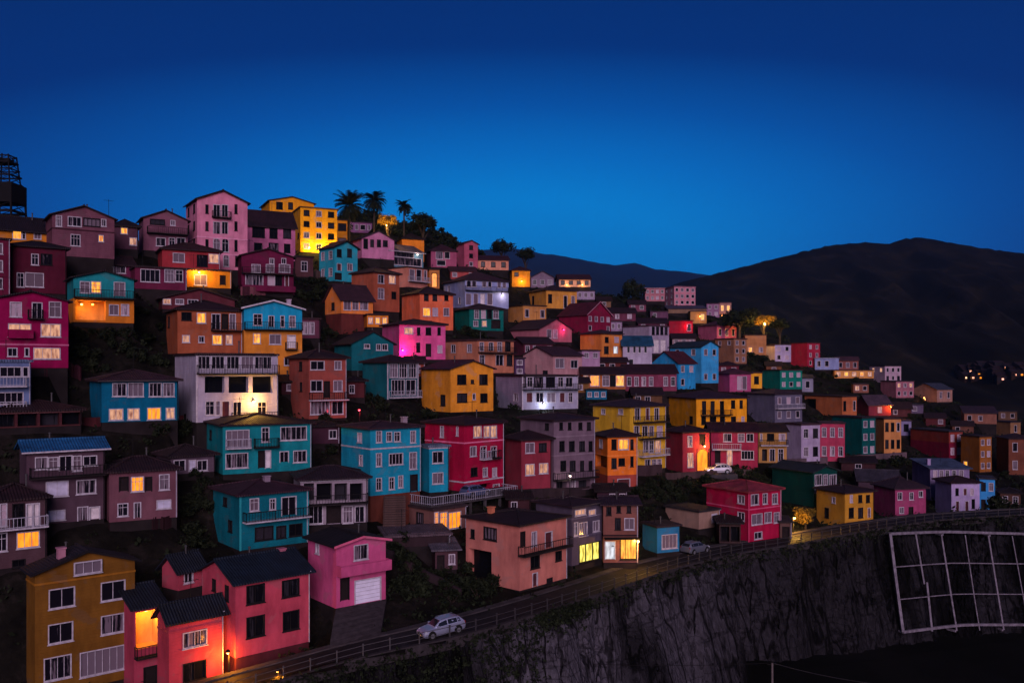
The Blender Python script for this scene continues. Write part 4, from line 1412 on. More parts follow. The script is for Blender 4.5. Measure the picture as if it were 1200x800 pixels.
def c_noise(scale_xyz, scale, detail, rot=-10):
    mp_ = c_node('ShaderNodeMapping')
    mp_.inputs['Rotation'].default_value = (0, math.radians(rot), 0)
    mp_.inputs['Scale'].default_value = scale_xyz
    nz_ = c_node('ShaderNodeTexNoise')
    nz_.inputs['Scale'].default_value = scale
    nz_.inputs['Detail'].default_value = detail
    n.links.new(tc.outputs['Object'], mp_.inputs[0])
    n.links.new(mp_.outputs[0], nz_.inputs['Vector'])
    return nz_.outputs['Fac']


def c_math(op, a_, b_=0.0):
    q = c_node('ShaderNodeMath', operation=op)
    for i_, v_ in enumerate((a_, b_)):
        if isinstance(v_, (int, float)):
            q.inputs[i_].default_value = v_
        else:
            n.links.new(v_, q.inputs[i_])
    return q.outputs[0]


def c_range(val, f0, f1, t0, t1):
    q = c_node('ShaderNodeMapRange', interpolation_type='SMOOTHSTEP')
    for nm, v_ in (('From Min', f0), ('From Max', f1), ('To Min', t0), ('To Max', t1)):
        q.inputs[nm].default_value = v_
    n.links.new(val, q.inputs['Value'])
    return q.outputs[0]


tc = c_node('ShaderNodeTexCoord')
# joints: thin dark lines where a stretched noise crosses its middle value
j1 = c_range(c_math('ABSOLUTE', c_math('SUBTRACT', c_noise((.30, .30, .018), 1.0, 3), .5)), .004, .035, .18, 1.0)
j2 = c_range(c_math('ABSOLUTE', c_math('SUBTRACT', c_noise((.75, .75, .035), 1.0, 4), .5)), .003, .03, .55, 1.0)
j3 = c_range(c_math('ABSOLUTE', c_math('SUBTRACT', c_noise((.10, .10, .42), 1.0, 5, 12), .5)), .002, .02, .5, 1.0)
band = c_range(c_noise((.11, .11, .012), 1.0, 3), .40, .56, .22, 1.0)
grain = c_range(c_noise((1, 1, .5), 2.2, 8), .3, .7, .7, 1.2)
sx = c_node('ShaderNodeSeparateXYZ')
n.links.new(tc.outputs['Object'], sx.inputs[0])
lit_patch = c_math('MULTIPLY', c_range(sx.outputs['X'], 8.0, 38.0, .92, .24), c_range(sx.outputs['X'], -9.0, 1.0, .22, 1.0))  # lit stretch painted into the rock: tone falls off along x to both sides
tot = c_math('MULTIPLY', c_math('MULTIPLY', c_math('MULTIPLY', j1, j2), c_math('MULTIPLY', j3, band)), c_math('MULTIPLY', grain, lit_patch))
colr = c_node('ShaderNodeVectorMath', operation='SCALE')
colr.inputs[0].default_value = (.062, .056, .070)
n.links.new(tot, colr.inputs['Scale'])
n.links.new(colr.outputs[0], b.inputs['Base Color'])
bp = c_node('ShaderNodeBump')
bp.inputs['Strength'].default_value = .9
bp.inputs['Distance'].default_value = .35
n.links.new(c_math('MULTIPLY', c_math('MULTIPLY', j1, j2), grain), bp.inputs['Height'])
n.links.new(bp.outputs[0], b.inputs['Normal'])
b.inputs['Roughness'].default_value = .95
b.inputs['Specular IOR Level'].default_value = .05
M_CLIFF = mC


def cliff_pt(x, h, off=0.0):
    p, t, nn = road_frame(x)
    return p + nn * (2.7 + .30 * h + off) + Vector((0, 0, -h))


CXS = np.concatenate([np.arange(-105, -22, 1.2), np.arange(-22, 110, .27), np.arange(110, 290, 1.5)])
CHS = np.linspace(0, 26, 44)
vv, ff = [], []
for x in CXS:
    for h in CHS:
        q = x + h * .16
        g1 = noise.noise((q * .16, h * .02, 3.1))
        g2 = noise.noise((q * .55, h * .05, 9.7))
        g3 = noise.noise((q * 1.6, h * .25, 4.4))
        wob = noise.noise((q * .12, h * .14, 40.0)) * 1.3
        crack = -max(0.0, .10 - abs(noise.noise(((q + wob) * .52, h * .035, 21.0)))) * 11.0
        rib = abs(noise.noise((q * .8, h * .035, 31.0))) - .25
        disp = (g1 * 1.9 + g2 * .5 + g3 * .10 + rib * .8 + crack * .9) * min(1.0, h / 2.5)
        vv.append(tuple(cliff_pt(x, h, disp - .1)))
nh = len(CHS)
for i in range(len(CXS) - 1):
    for j in range(nh - 1):
        a = i * nh + j
        ff.append((a, a + nh, a + nh + 1, a + 1))
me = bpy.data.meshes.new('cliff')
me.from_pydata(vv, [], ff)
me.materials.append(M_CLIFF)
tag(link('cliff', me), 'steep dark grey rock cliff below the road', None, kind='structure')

M_ROAD = plain_mat('asphalt', (.018, .015, .017), .8, vary=.45, scale=.8)
M_KERB = plain_mat('kerb_stone', (.030, .025, .028), .9, vary=.3)


def ribbon(name, mat, x0, x1, o0, o1, z0, z1, label):
    m = MB()
    xs = np.arange(x0, x1, 1.5)
    prev = None
    for x in xs:
        p, t, nn = road_frame(float(x))
        cur = [p + nn * o0 + Vector((0, 0, z0)), p + nn * o1 + Vector((0, 0, z0)), p + nn * o1 + Vector((0, 0, z1)), p + nn * o0 + Vector((0, 0, z1))]
        if prev:
            for a, b2 in ((3, 2), (2, 1), (0, 3)):
                m.poly([prev[a], prev[b2], cur[b2], cur[a]])
        prev = cur
    return tag(m.build(name, mat), label, None, kind='structure')


ribbon('road', M_ROAD, -105, 285, -2.0, 2.3, -.5, 0.0, 'narrow dark road along the cliff top')
ribbon('kerb', M_KERB, -105, 285, 2.31, 2.75, -.9, .14, 'pale stone kerb on the cliff side of the road')
ribbon('pavement', M_CONC, -105, 285, -2.9, -2.01, -.5, .12, 'strip of pavement between road and houses')

# railing on the kerb: every post a part
rr = empty('road_railing', road_frame(-40)[0])
tag(rr, 'low iron railing with posts along the cliff edge of the road', 'railing')
pm = MB()
pm.box(-.05, .05, -.05, .05, .1, 1.15)
pm.box(-.075, .075, -.075, .075, 1.15, 1.21)
pmesh = pm.mesh('post', M_RAIL)
rl = MB()
prev = None
base = rr.location
xq = -40.0
while xq < 150:
    p, t, nn = road_frame(xq)
    q = p + nn * 2.52
    o = link('post', pmesh, rr, q - base, math.atan2(t.y, t.x))
    if prev is not None:
        for z in (.55, 1.05):
            rl.bar(prev - base + Vector((0, 0, z)), q - base + Vector((0, 0, z)), .032)
    prev = q
    xq += 2.3 / math.hypot(1, t.y / max(.2, t.x))
rl.build('rail', M_RAIL, rr)

# white lattice of beams bolted to the cliff
fr = empty('slope_frame', cliff_pt(63.0, 17.0, .9))
tag(fr, 'large white lattice frame fixed to the cliff face below the road', 'frame')
fb = fr.location
M_FRAME = plain_mat('frame_white', (.15, .13, .16), .8, vary=.45, scale=1.5)


def on_cliff(px, py):
    """cliff parameters (x along the road, drop h) under a pixel"""
    x, h = 65.0, 8.0
    for _ in range(60):
        c = cliff_pt(x, h, .9)
        x += (px - (CX + F_PX * c.x / c.y)) * c.y / F_PX * .8
        h += (py - (HY - F_PX * c.z / c.y)) * c.y / F_PX * .8
    return x, h


def beam(name, p0, p1, r, segs=6):
    m = MB()
    last = None
    a_, b_ = on_cliff(*p0), on_cliff(*p1)
    for i in range(segs + 1):
        s = i / segs
        c = cliff_pt(a_[0] + (b_[0] - a_[0]) * s, a_[1] + (b_[1] - a_[1]) * s, .9) - fb
        if last is not None:
            m.bar(last, c, r)
        last = c
    return m.build(name, M_FRAME, fr)


top_v = lambda q: 625 + (q - 1043) * .019
bot_v = lambda q: 740 - (q - 1058) * .021
beam('top_beam', (1043, top_v(1043)), (1330, top_v(1330)), .26, 12)
beam('bottom_beam', (1058, bot_v(1058)), (1340, bot_v(1340)), .25, 12)
beam('end_beam', (1043, 625), (1058, 740), .27)
for i, (a, b_) in enumerate(((1073, 1092), (1103, 1121), (1131, 1148), (1158, 1176), (1186, 1206), (1216, 1236), (1246, 1264))):
    if i == 0:
        beam('upright', (a, top_v(a)), (1083, 684), .15)
        beam('upright', (1086, 682), (b_, bot_v(b_)), .19)
    else:
        beam('upright', (a, top_v(a)), (b_, bot_v(b_)), .16 if i % 2 else .10)
beam('cross_bar', (1048, 664), (1330, 664), .10, 12)
beam('cross_bar', (1053, 702), (1330, 699), .09, 12)
# props that tie the lattice back into the rock
for px_ in (1045, 1105, 1160, 1215):
    for dq in (0, 1):
        m = MB()
        xx, h_ = on_cliff(px_ + 15 * dq, bot_v(px_) if dq else top_v(px_))
        m.bar(cliff_pt(xx, h_, .9) - fb, cliff_pt(xx, h_, -2.2) - fb, .2)
        m.build('anchor', M_FRAME, fr)

# ------------------------------------------------------------------ retaining walls along the terraces
for (x0, y0, x1, y1, hgt, col, label) in (
        (915, 546, 1062, 536, 1.2, '5a4a50', 'pale retaining wall under the terrace row with the dark teal house'),
        (690, 562, 775, 556, 1.6, '3a2c30', 'dark retaining wall under the olive yellow house'),
        (283, 346, 346, 346, 1.4, '6a4048', 'rose coloured wall below the maroon gabled house'),
        (95, 500, 215, 502, 1.0, '4a2428', 'brick wall below the teal blue lit house'),
        (520, 425, 548, 419, 1.4, '6a5c74', 'pale rubble wall beside the hot pink house'),
        (345, 322, 375, 327, 1.5, '4a3a38', 'stone wall beside the narrow teal gabled house'),
        (128, 622, 210, 620, 1.2, '241418', 'brown terrace wall below the dusty pink house'),
        (430, 640, 540, 700, .8, '2e2428', 'low garden wall below the slab roofed store'),
        (600, 585, 700, 580, 1.2, '30262a', 'dark street wall in front of the stone grey house'),
        (780, 562, 890, 556, 1.0, '4a3a3a', 'street edge wall below the crimson house with the glowing arch'),
        (800, 420, 842, 455, 1.2, '3a2a30', 'stepped wall beside the tall sky blue gabled house'),
        (1060, 545, 1165, 556, 1.0, '2e2428', 'dark wall below the long brick red house'),
        (37, 440, 95, 446, 1.6, '3a1e26', 'dark wall beneath the magenta house')):
    pts = []
    for i in range(15):
        q = ground_hit(x0 + (x1 - x0) * i / 14, y0 + (y1 - y0) * i / 14)
        if q is not None and (not pts or (q - pts[-1]).length < 9):
            pts.append(q)
    if len(pts) < 4:
        continue
    m = MB()
    b0 = pts[0]
    for a, b_ in zip(pts[:-1], pts[1:]):
        t = (b_ - a)
        t.z = 0
        if t.length < .05:
            continue
        nn = Vector((t.y, -t.x, 0)).normalized() * .16
        up = Vector((0, 0, hgt))
        dn = Vector((0, 0, -1.2))
        qa, qb = a - b0, b_ - b0
        m.hexa([qa + nn + dn, qb + nn + dn, qb - nn + dn, qa - nn + dn], [qa + nn + up, qb + nn + up, qb - nn + up, qa - nn + up])
    o = m.build('retaining_wall', wall_mat(col))
    o.location = b0
    tag(o, label, 'wall', 'terrace walls')

# concrete driveway from the garage down to the road
gh = [g for g in HOUSES if g.root['label'].startswith('raspberry pink')][0]
ca, sa = math.cos(gh.a), math.sin(gh.a)
m = MB()
rows = []
for i in range(9):
    s = i / 8
    rw = []
    for u in (.0, 1.02):
        x, y = gh.P.x + ca * gh.w * u, gh.P.y + sa * gh.w * u
        rp, rt, rn = road_frame(x + 1.0)
        e_ = rp - rn * 2.0
        rw.append(Vector((x + (e_.x - x) * s, y - .02 + (e_.y - y) * s, gh.P.z + .05 + (e_.z + .03 - gh.P.z) * (s ** 1.3))))
    rows.append(rw)
for r0, r1 in zip(rows[:-1], rows[1:]):
    m.hexa([r1[0] - Vector((0, 0, 2.5)), r1[1] - Vector((0, 0, 2.5)), r0[1] - Vector((0, 0, 2.5)), r0[0] - Vector((0, 0, 2.5))], [r1[0], r1[1], r0[1], r0[0]])
tag(m.build('driveway', plain_mat('driveway_concrete', (.035, .028, .032), .9, vary=.4)), 'sloping concrete driveway before the white garage door', None, kind='structure')

# dark shelf of ground at the foot of the cliff
m = MB()
prev = None
for x in list(range(14, 290, 4)):
    zb = float(np.interp(x, [14, 26, 57, 120, 290], [-47, -36.5, -40.0, -42.5, -45]))
    hb = float(road_z(x)) - zb
    c = cliff_pt(x, hb, -2.5)
    nn = road_frame(x)[2]
    cur = [c, c + nn * 6 + Vector((0, 0, -.5 + .6 * noise.noise((x * .1, 0, 0)))), c + nn * 22 + Vector((0, 0, -4)), c + nn * 60 + Vector((0, 0, -12))]
    if prev:
        for i in range(3):
            m.poly([prev[i], prev[i + 1], cur[i + 1], cur[i]])
    prev = cur
tag(m.build('lower_ground', M_GROUND, None, True), 'black ground at the foot of the cliff', None, kind='structure')

# ------------------------------------------------------------------ mountains
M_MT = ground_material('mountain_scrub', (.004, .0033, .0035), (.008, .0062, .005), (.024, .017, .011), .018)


def mountain(name, label, sil, d_base, d_ridge, z_base, mat, u0, u1, nu=190, nv=60, amp=.10, back=.5):
    us = np.linspace(u0, u1, nu)
    su = [p[0] for p in sil]
    sv = [p[1] for p in sil]
    vv, ff = [], []
    for i, u in enumerate(us):
        zr = (HY - np.interp(u, su, sv)) * d_ridge / F_PX
        x_r = (u - CX) * d_ridge / F_PX
        for j in range(nv + 12):
            s = j / (nv - 1)
            if s <= 1:
                d = d_base + (d_ridge - d_base) * s
                z = z_base + (zr - z_base) * (s ** 1.25)
            else:
                d = d_ridge + (s - 1) * (d_ridge - d_base) * 2
                z = zr - (zr - z_base) * min(1, (s - 1) * 3.2)
            k = math.sin(math.pi * min(1, s)) if s < 1 else 0
            rg = 1 - abs(noise.noise((u * .022 + s * .9, s * 1.4, 3.0))) * 2
            fb_ = noise.fractal((u * .03, s * 5, 7.0), 1.0, 2.0, 5)
            z += (zr - z_base) * amp * (rg * .9 + fb_ * .7 - .5) * k
            if .9 < s <= 1.05:
                z += (zr - z_base) * .010 * noise.fractal((u * .11, 0, 2.0), 1.0, 2.0, 4)
            vv.append((x_r * (.82 + .18 * d / d_ridge), d, z))
    n_ = nv + 12
    for i in range(nu - 1):
        for j in range(n_ - 1):
            a = i * n_ + j
            ff.append((a, a + n_, a + n_ + 1, a + 1))
    me = bpy.data.meshes.new(name)
    me.from_pydata(vv, [], ff)
    me.materials.append(mat)
    me.polygons.foreach_set('use_smooth', [True] * len(ff))
    return tag(link(name, me), label, None, kind='structure')


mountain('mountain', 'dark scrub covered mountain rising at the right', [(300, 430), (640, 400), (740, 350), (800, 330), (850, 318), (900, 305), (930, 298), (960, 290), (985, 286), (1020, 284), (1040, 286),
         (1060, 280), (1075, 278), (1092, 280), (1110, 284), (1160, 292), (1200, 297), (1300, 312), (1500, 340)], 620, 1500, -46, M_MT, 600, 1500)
mountain('far_mountains', 'distant blue mountain range behind the town', [(0, 330), (300, 310), (480, 296), (560, 293), (600, 291), (620, 294), (640, 298), (660, 300), (690, 306), (720, 311), (735, 309), (745, 308), (770, 316), (800, 318),
         (830, 322), (880, 330), (1000, 345), (1300, 360)], 3500, 6500, -46, M_MT, 100, 1300, nu=150, nv=40, amp=.06)

# ------------------------------------------------------------------ vegetation
def leaf_mat(name, c, c2):
    m, n, b = new_mat(name)
    oi = n.nodes.new('ShaderNodeTexCoord')
    nz = n.nodes.new('ShaderNodeTexNoise')
    nz.inputs['Scale'].default_value = 1.7
    r = n.nodes.new('ShaderNodeValToRGB')
    r.color_ramp.elements[0].position = .35
    r.color_ramp.elements[0].color = (*c, 1)
    r.color_ramp.elements[1].position = .68
    r.color_ramp.elements[1].color = (*c2, 1)
    n.links.new(oi.outputs['Object'], nz.inputs['Vector'])
    n.links.new(nz.outputs['Fac'], r.inputs['Fac'])
    n.links.new(r.outputs[0], b.inputs['Base Color'])
    b.inputs['Roughness'].default_value = .8
    b.inputs['Specular IOR Level'].default_value = .1
    return m


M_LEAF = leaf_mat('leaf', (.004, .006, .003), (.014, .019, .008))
M_PALM = leaf_mat('palm_leaf', (.004, .006, .004), (.012, .015, .008))
M_BARK = plain_mat('bark', (.035, .025, .02), .9)


def leaf_cloud(rng, blobs, per, leaf):
    m = MB()
    for (c, r) in blobs:
        c = Vector(c)
        for _ in range(per):
            v = Vector((rng.gauss(0, 1), rng.gauss(0, 1), rng.gauss(0, .85))).normalized() * r * (rng.random() ** .45)
            p = c + v
            a = Vector((rng.gauss(0, 1), rng.gauss(0, 1), rng.gauss(0, 1))).normalized()
            bq = a.cross(Vector((rng.gauss(0, 1), rng.gauss(0, 1), rng.gauss(0, 1)))).normalized()
            s = leaf * rng.uniform(.6, 1.3)
            m.poly([p - a * s, p + bq * s * .5, p + a * s, p - bq * s * .5])
    return m


def crown_set(seed, nb, spread, per, leaf, zc):
    rng = random.Random(seed)
    bl = []
    for i in range(nb):
        a = rng.random() * 6.28
        rr_ = spread * math.sqrt(rng.random())
        bl.append(((rr_ * math.cos(a), rr_ * math.sin(a), zc + rng.uniform(-.32, .38)), rng.uniform(.22, .42)))
    return leaf_cloud(rng, bl, per, leaf)


BUSH = [crown_set(40 + i, 11, .75, 55, .13, .38).mesh('foliage', M_LEAF) for i in range(4)]
CROWN = [crown_set(60 + i, 26, .72, 95, .085, 0).mesh('crown', M_LEAF) for i in range(3)]


def stem_mesh():
    m = MB()
    for i in range(5):
        a = i * 1.26
        m.bar((0, 0, -.15), (math.cos(a) * .4, math.sin(a) * .4, .5), .03, 4, .015)
    return m.mesh('stem', M_BARK)


STEM = stem_mesh()
M_LAMPLIT = leaf_mat('lamplit_leaf', (.10, .06, .008), (.19, .11, .014))  # lamplight painted in: warm, brighter copy of the leaf colour
LAMPLIT_CROWN = crown_set(77, 26, .72, 95, .085, 0).mesh('crown', M_LAMPLIT)
rngb = random.Random(5)


def short_name(g):
    full = g.root['label']
    for cut in (' with ', ' under ', ' beside ', ' behind ', ' between ', ' below '):
        s = full.split(cut)[0]
        if 2 <= len(s.split()) <= 10 and sum(1 for q in HOUSES if q.root['label'].startswith(s)) == 1:
            return s
    return full if len(full.split()) <= 11 else None




def bush(px, py, size, label='dark leafy bush growing between the houses', grp='bushes on the slope'):
    p = ground_hit(px, py)
    if p is None:
        return
    for g in sorted(HOUSES, key=lambda q: (q.P + Vector((q.w * .5, q.dep * .3, 0)) - p).length)[:4]:
        s = short_name(g)
        if s:
            label = 'dark leafy bush near the ' + s
            break
    e = empty('bush', p, rngb.random() * 6)
    e.scale = (size * rngb.uniform(.85, 1.2), size * rngb.uniform(.85, 1.2), size * rngb.uniform(.75, 1.1))
    link('foliage', BUSH[rngb.randrange(4)], e)
    link('stem', STEM, e)
    tag(e, label, 'bush', grp)


def tree(px, py, d, hgt, rad, label, lean=0.0, squash=1.0, grp=None, crown=None):
    z = ground_z((px - CX) * d / F_PX, d)
    top = at(px, py, d)                                    # centre of the crown
    base = Vector((top.x, d, z - .2))
    e = empty('tree', base)
    m = MB()
    th = top.z - base.z
    m.bar((0, 0, 0), (lean * .4, 0, th * .6), rad * .10, 7, rad * .075)
    m.bar((lean * .4, 0, th * .6), (lean, 0, th * 1.0), rad * .075, 7, rad * .045)
    for i in range(6):
        a = i * 1.05 + 1
        m.bar((lean * .5, 0, th * (.55 + .05 * i)), (lean + math.cos(a) * rad * .6, math.sin(a) * rad * .6, th * .95 + rad * .25 * (i % 3 - .4)), rad * .045, 5, rad * .015)
    m.build('trunk', M_BARK, e)
    c = link('crown', crown or CROWN[rngb.randrange(3)], e, (lean, 0, th), rngb.random() * 6)
    c.scale = (rad, rad, rad * squash)
    tag(e, label, 'tree', grp)


def palm(px, py, d, pr, label, n_fr=30, droop=1.0, skirt=False):
    """px, py: heart of the crown; pr: frond length in metres"""
    top = at(px, py, d)
    z = ground_z(top.x, d)
    e = empty('palm_tree', (top.x, d, z - .2))
    th = top.z - z + .2
    m = MB()
    segs = 7
    for i in range(segs):
        a, b_ = i / segs, (i + 1) / segs
        m.bar((math.sin(a * 2) * .1, 0, th * a), (math.sin(b_ * 2) * .1, 0, th * b_), .30 - .1 * a, 8, .28 - .1 * b_)
    m.build('trunk', M_BARK, e)
    rng = random.Random(int(px))
    m = MB()
    for k_ in range(n_fr):
        az = k_ * 2.39996
        el = math.radians(rng.uniform(-50 if skirt else -30, 85))
        L = pr * rng.uniform(.8, 1.1)
        pts, p, dirv = [], Vector((.1, 0, th)), el
        for s in range(9):
            pts.append(p.copy())
            st = L / 8
            p = p + Vector((math.cos(az) * math.cos(dirv), math.sin(az) * math.cos(dirv), math.sin(dirv))) * st
            dirv -= math.radians(8) * droop
        side = Vector((-math.sin(az), math.cos(az), 0))
        for s in range(8):
            m.bar(pts[s], pts[s + 1], .03, 3, .02)
        for s in range(1, 9):
            for hlf in (0, .5):
                if s == 8 and hlf:
                    continue
                q = pts[s] if not hlf else (pts[s] + pts[s + 1]) / 2
                fw = (pts[min(8, s + 1)] - pts[s - 1]).normalized()
                ll = pr * .26 * (1.15 - abs(s - 4) * .13)
                for sg in (-1, 1):
                    tip = q + (side * sg * .75 + fw * .6 + Vector((0, 0, -.35))).normalized() * ll
                    m.poly([q - fw * .10, q + fw * .14, tip])
    m.build('crown', M_PALM, e)
    tag(e, label, 'palm tree', 'palm trees on the crest')


palm(409, 241, 215, 4.3, 'broad bushy palm directly behind the yellow annex', 80, .9, True)
palm(438, 236, 220, 3.6, 'large palm between the bushy palm and the lamplit bush', 64, 1.35)
palm(473, 242, 225, 2.5, 'slim palm with a bare trunk standing alone on the crest', 44, 1.2)
tree(494, 260, 225, 5, 4.2, 'dark spreading tree on the crest beside the slim palm', .8, .8)
tree(587, 288, 262, 6, 3.9, 'taller round dark tree on the ridge above the peach bungalow', .5, 1.0)
tree(615, 298, 268, 5, 3.1, 'smaller dark tree on the ridge above the orange lit house', .3, .9)
tree(455, 258, 214, 4, 2.4, 'small round tree lit amber from below among the palms', 0, .9, crown=LAMPLIT_CROWN)
tree(742, 338, 320, 6, 4.5, 'pointed dark conifer like tree beside pink apartment blocks', 0, 1.5)
tree(944, 604, 133, 3, 1.9, 'small leafy tree glowing in the amber street lamp by the road', 0, 1.0, crown=LAMPLIT_CROWN)
tree(866, 372, 300, 5, 7.0, 'broad dark tree beside the amber lamp on the far terrace', 0, .7)
tree(895, 375, 301, 5, 3.8, 'tree lit amber by the lamp on the far terrace', 0, .8, crown=LAMPLIT_CROWN)
tree(914, 379, 310, 5, 5.0, 'dark tree beside the amber lamp on the far terrace', 0, .7)

SPOTS = [(400, 262), (415, 262), (425, 258), (440, 262), (462, 266), (474, 270), (482, 274), (500, 270), (512, 276), (522, 282), (532, 286), (470, 278), (500, 284), (520, 290), (540, 292),
         (556, 300), (565, 302), (405, 268), (400, 254), (412, 254), (422, 255), (434, 256), (446, 259), (458, 263), (468, 266), (479, 267), (490, 269), (503, 273), (514, 277), (418, 270), (432, 268), (448, 272), (458, 275), (490, 280), (508, 288), (528, 294), (545, 299), (515, 283), (525, 287), (537, 291), (550, 297), (480, 270), (466, 272), (700, 345), (712, 350), (722, 352), (735, 356), (750, 360), (765, 366), (720, 365), (740, 372), (705, 362), (760, 378), (775, 372), (690, 372), (730, 350), (745, 352),
         (830, 378), (850, 385), (870, 388), (880, 390), (900, 394), (915, 398), (935, 402), (950, 410), (870, 422), (882, 420), (892, 425), (905, 428), (880, 428), (930, 435), (945, 440), (960, 442), (975, 446),
         (990, 450), (1005, 448), (1020, 454), (1035, 460), (1010, 460), (985, 458), (960, 452), (1060, 476), (1080, 480), (1100, 482), (1120, 485), (1090, 490), (1070, 492), (1110, 496), (1140, 500),
         (840, 450), (850, 456), (780, 455), (770, 460), (785, 575), (800, 570), (815, 578), (775, 585), (795, 585), (830, 568), (880, 556), (890, 560), (870, 560), (900, 556), (895, 566), (860, 556),
         (760, 578), (770, 572), (750, 582), (1000, 545), (1030, 548), (1050, 545), (1070, 548), (1020, 552), (1085, 545), (1180, 580), (1195, 575), (1175, 595), (120, 400), (140, 410), (170, 405), (100, 420), (160, 425), (185, 430), (110, 440), (90, 400),
         (120, 378), (145, 375), (160, 372), (90, 395), (150, 395), (180, 395), (330, 345), (350, 350), (365, 355), (370, 345), (200, 500), (220, 505), (210, 515), (190, 510), (380, 500), (395, 510), (385, 530), (420, 460), (430, 470), (440, 478), (410, 470),
         (560, 395), (545, 392), (480, 425), (610, 480), (230, 560), (240, 575), (225, 590), (235, 600), (215, 610), (225, 625), (240, 640), (220, 640), (470, 660), (480, 670), (495, 680), (510, 678), (525, 690), (540, 690), (555, 690), (470, 690), (490, 700),
         (460, 645), (545, 675), (520, 665), (560, 700), (575, 690), (530, 705), (300, 296), (150, 292), (165, 292), (200, 290), (395, 318), (360, 332), (375, 335), (590, 475), (500, 490), (600, 565), (760, 600), (1180, 560), (470, 395), (385, 395), (375, 400)]
for i, (px_, py_) in enumerate(SPOTS):
    dq = hill_d(px_, py_)
    bush(px_, py_, rngb.uniform(1.2, 2.0) * (1.6 if py_ < 305 and 395 < px_ < 570 else 1.25 if dq > 180 else 1.0))

# scrub and grass over the open slope: nobody could count it
rng = random.Random(11)
foot = [(g.P.x, g.P.y, math.cos(g.a), math.sin(g.a), g.w, g.dep) for g in HOUSES]
fpa = np.array(foot)
m = MB()
cnt = 0
tries = 0
while cnt < 5200 and tries < 60000:
    tries += 1
    d = 70 * (5.6 ** rng.random())
    px_ = rng.uniform(-20, 1230)
    x = (px_ - CX) * d / F_PX
    if d < road_y(x) + 3.8 or d > 400 or x > 260:
        continue
    lx = (x - fpa[:, 0]) * fpa[:, 2] + (d - fpa[:, 1]) * fpa[:, 3]
    ly = -(x - fpa[:, 0]) * fpa[:, 3] + (d - fpa[:, 1]) * fpa[:, 2]
    if np.any((lx > -.7) & (lx < fpa[:, 4] + .7) & (ly > -.9) & (ly < fpa[:, 5] + .5)):
        continue
    z = ground_z(x, d)
    s0 = rng.uniform(.25, .7) * (1 + d / 400)
    for _ in range(9):
        p = Vector((x + rng.gauss(0, s0 * .6), d + rng.gauss(0, s0 * .6), z + abs(rng.gauss(0, s0 * .4))))
        a = Vector((rng.gauss(0, 1), rng.gauss(0, 1), rng.gauss(0, 1))).normalized()
        b_ = a.cross(Vector((rng.gauss(0, 1), rng.gauss(0, 1), 1))).normalized()
        s = s0 * rng.uniform(.25, .5)
        m.poly([p - a * s, p + b_ * s * .6, p + a * s, p - b_ * s * .6])
    cnt += 1
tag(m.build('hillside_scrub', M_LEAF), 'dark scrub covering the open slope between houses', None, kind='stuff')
m = MB()
for _ in range(2600):
    x = rng.uniform(-34, 6) if rng.random() < .75 else rng.uniform(6, 100)
    h_ = abs(rng.gauss(0, 5.0 if x < 0 else .9)) if x < 4 else abs(rng.gauss(0, .7))
    if h_ > 20:
        continue
    c = cliff_pt(x, h_, .2)
    s0 = rng.uniform(.2, .5)
    for _ in range(8):
        p = c + Vector((rng.gauss(0, s0 * .6), rng.gauss(0, s0 * .5), rng.gauss(0, s0 * .5)))
        a = Vector((rng.gauss(0, 1), rng.gauss(0, 1), rng.gauss(0, 1))).normalized()
        b_ = a.cross(Vector((rng.gauss(0, 1), rng.gauss(0, 1), 1))).normalized()
        s = s0 * rng.uniform(.25, .55)
        m.poly([p - a * s, p + b_ * s * .6, p + a * s, p - b_ * s * .6])
tag(m.build('cliff_scrub', M_LEAF), 'dark weeds hanging over the top of the cliff', None, kind='stuff')

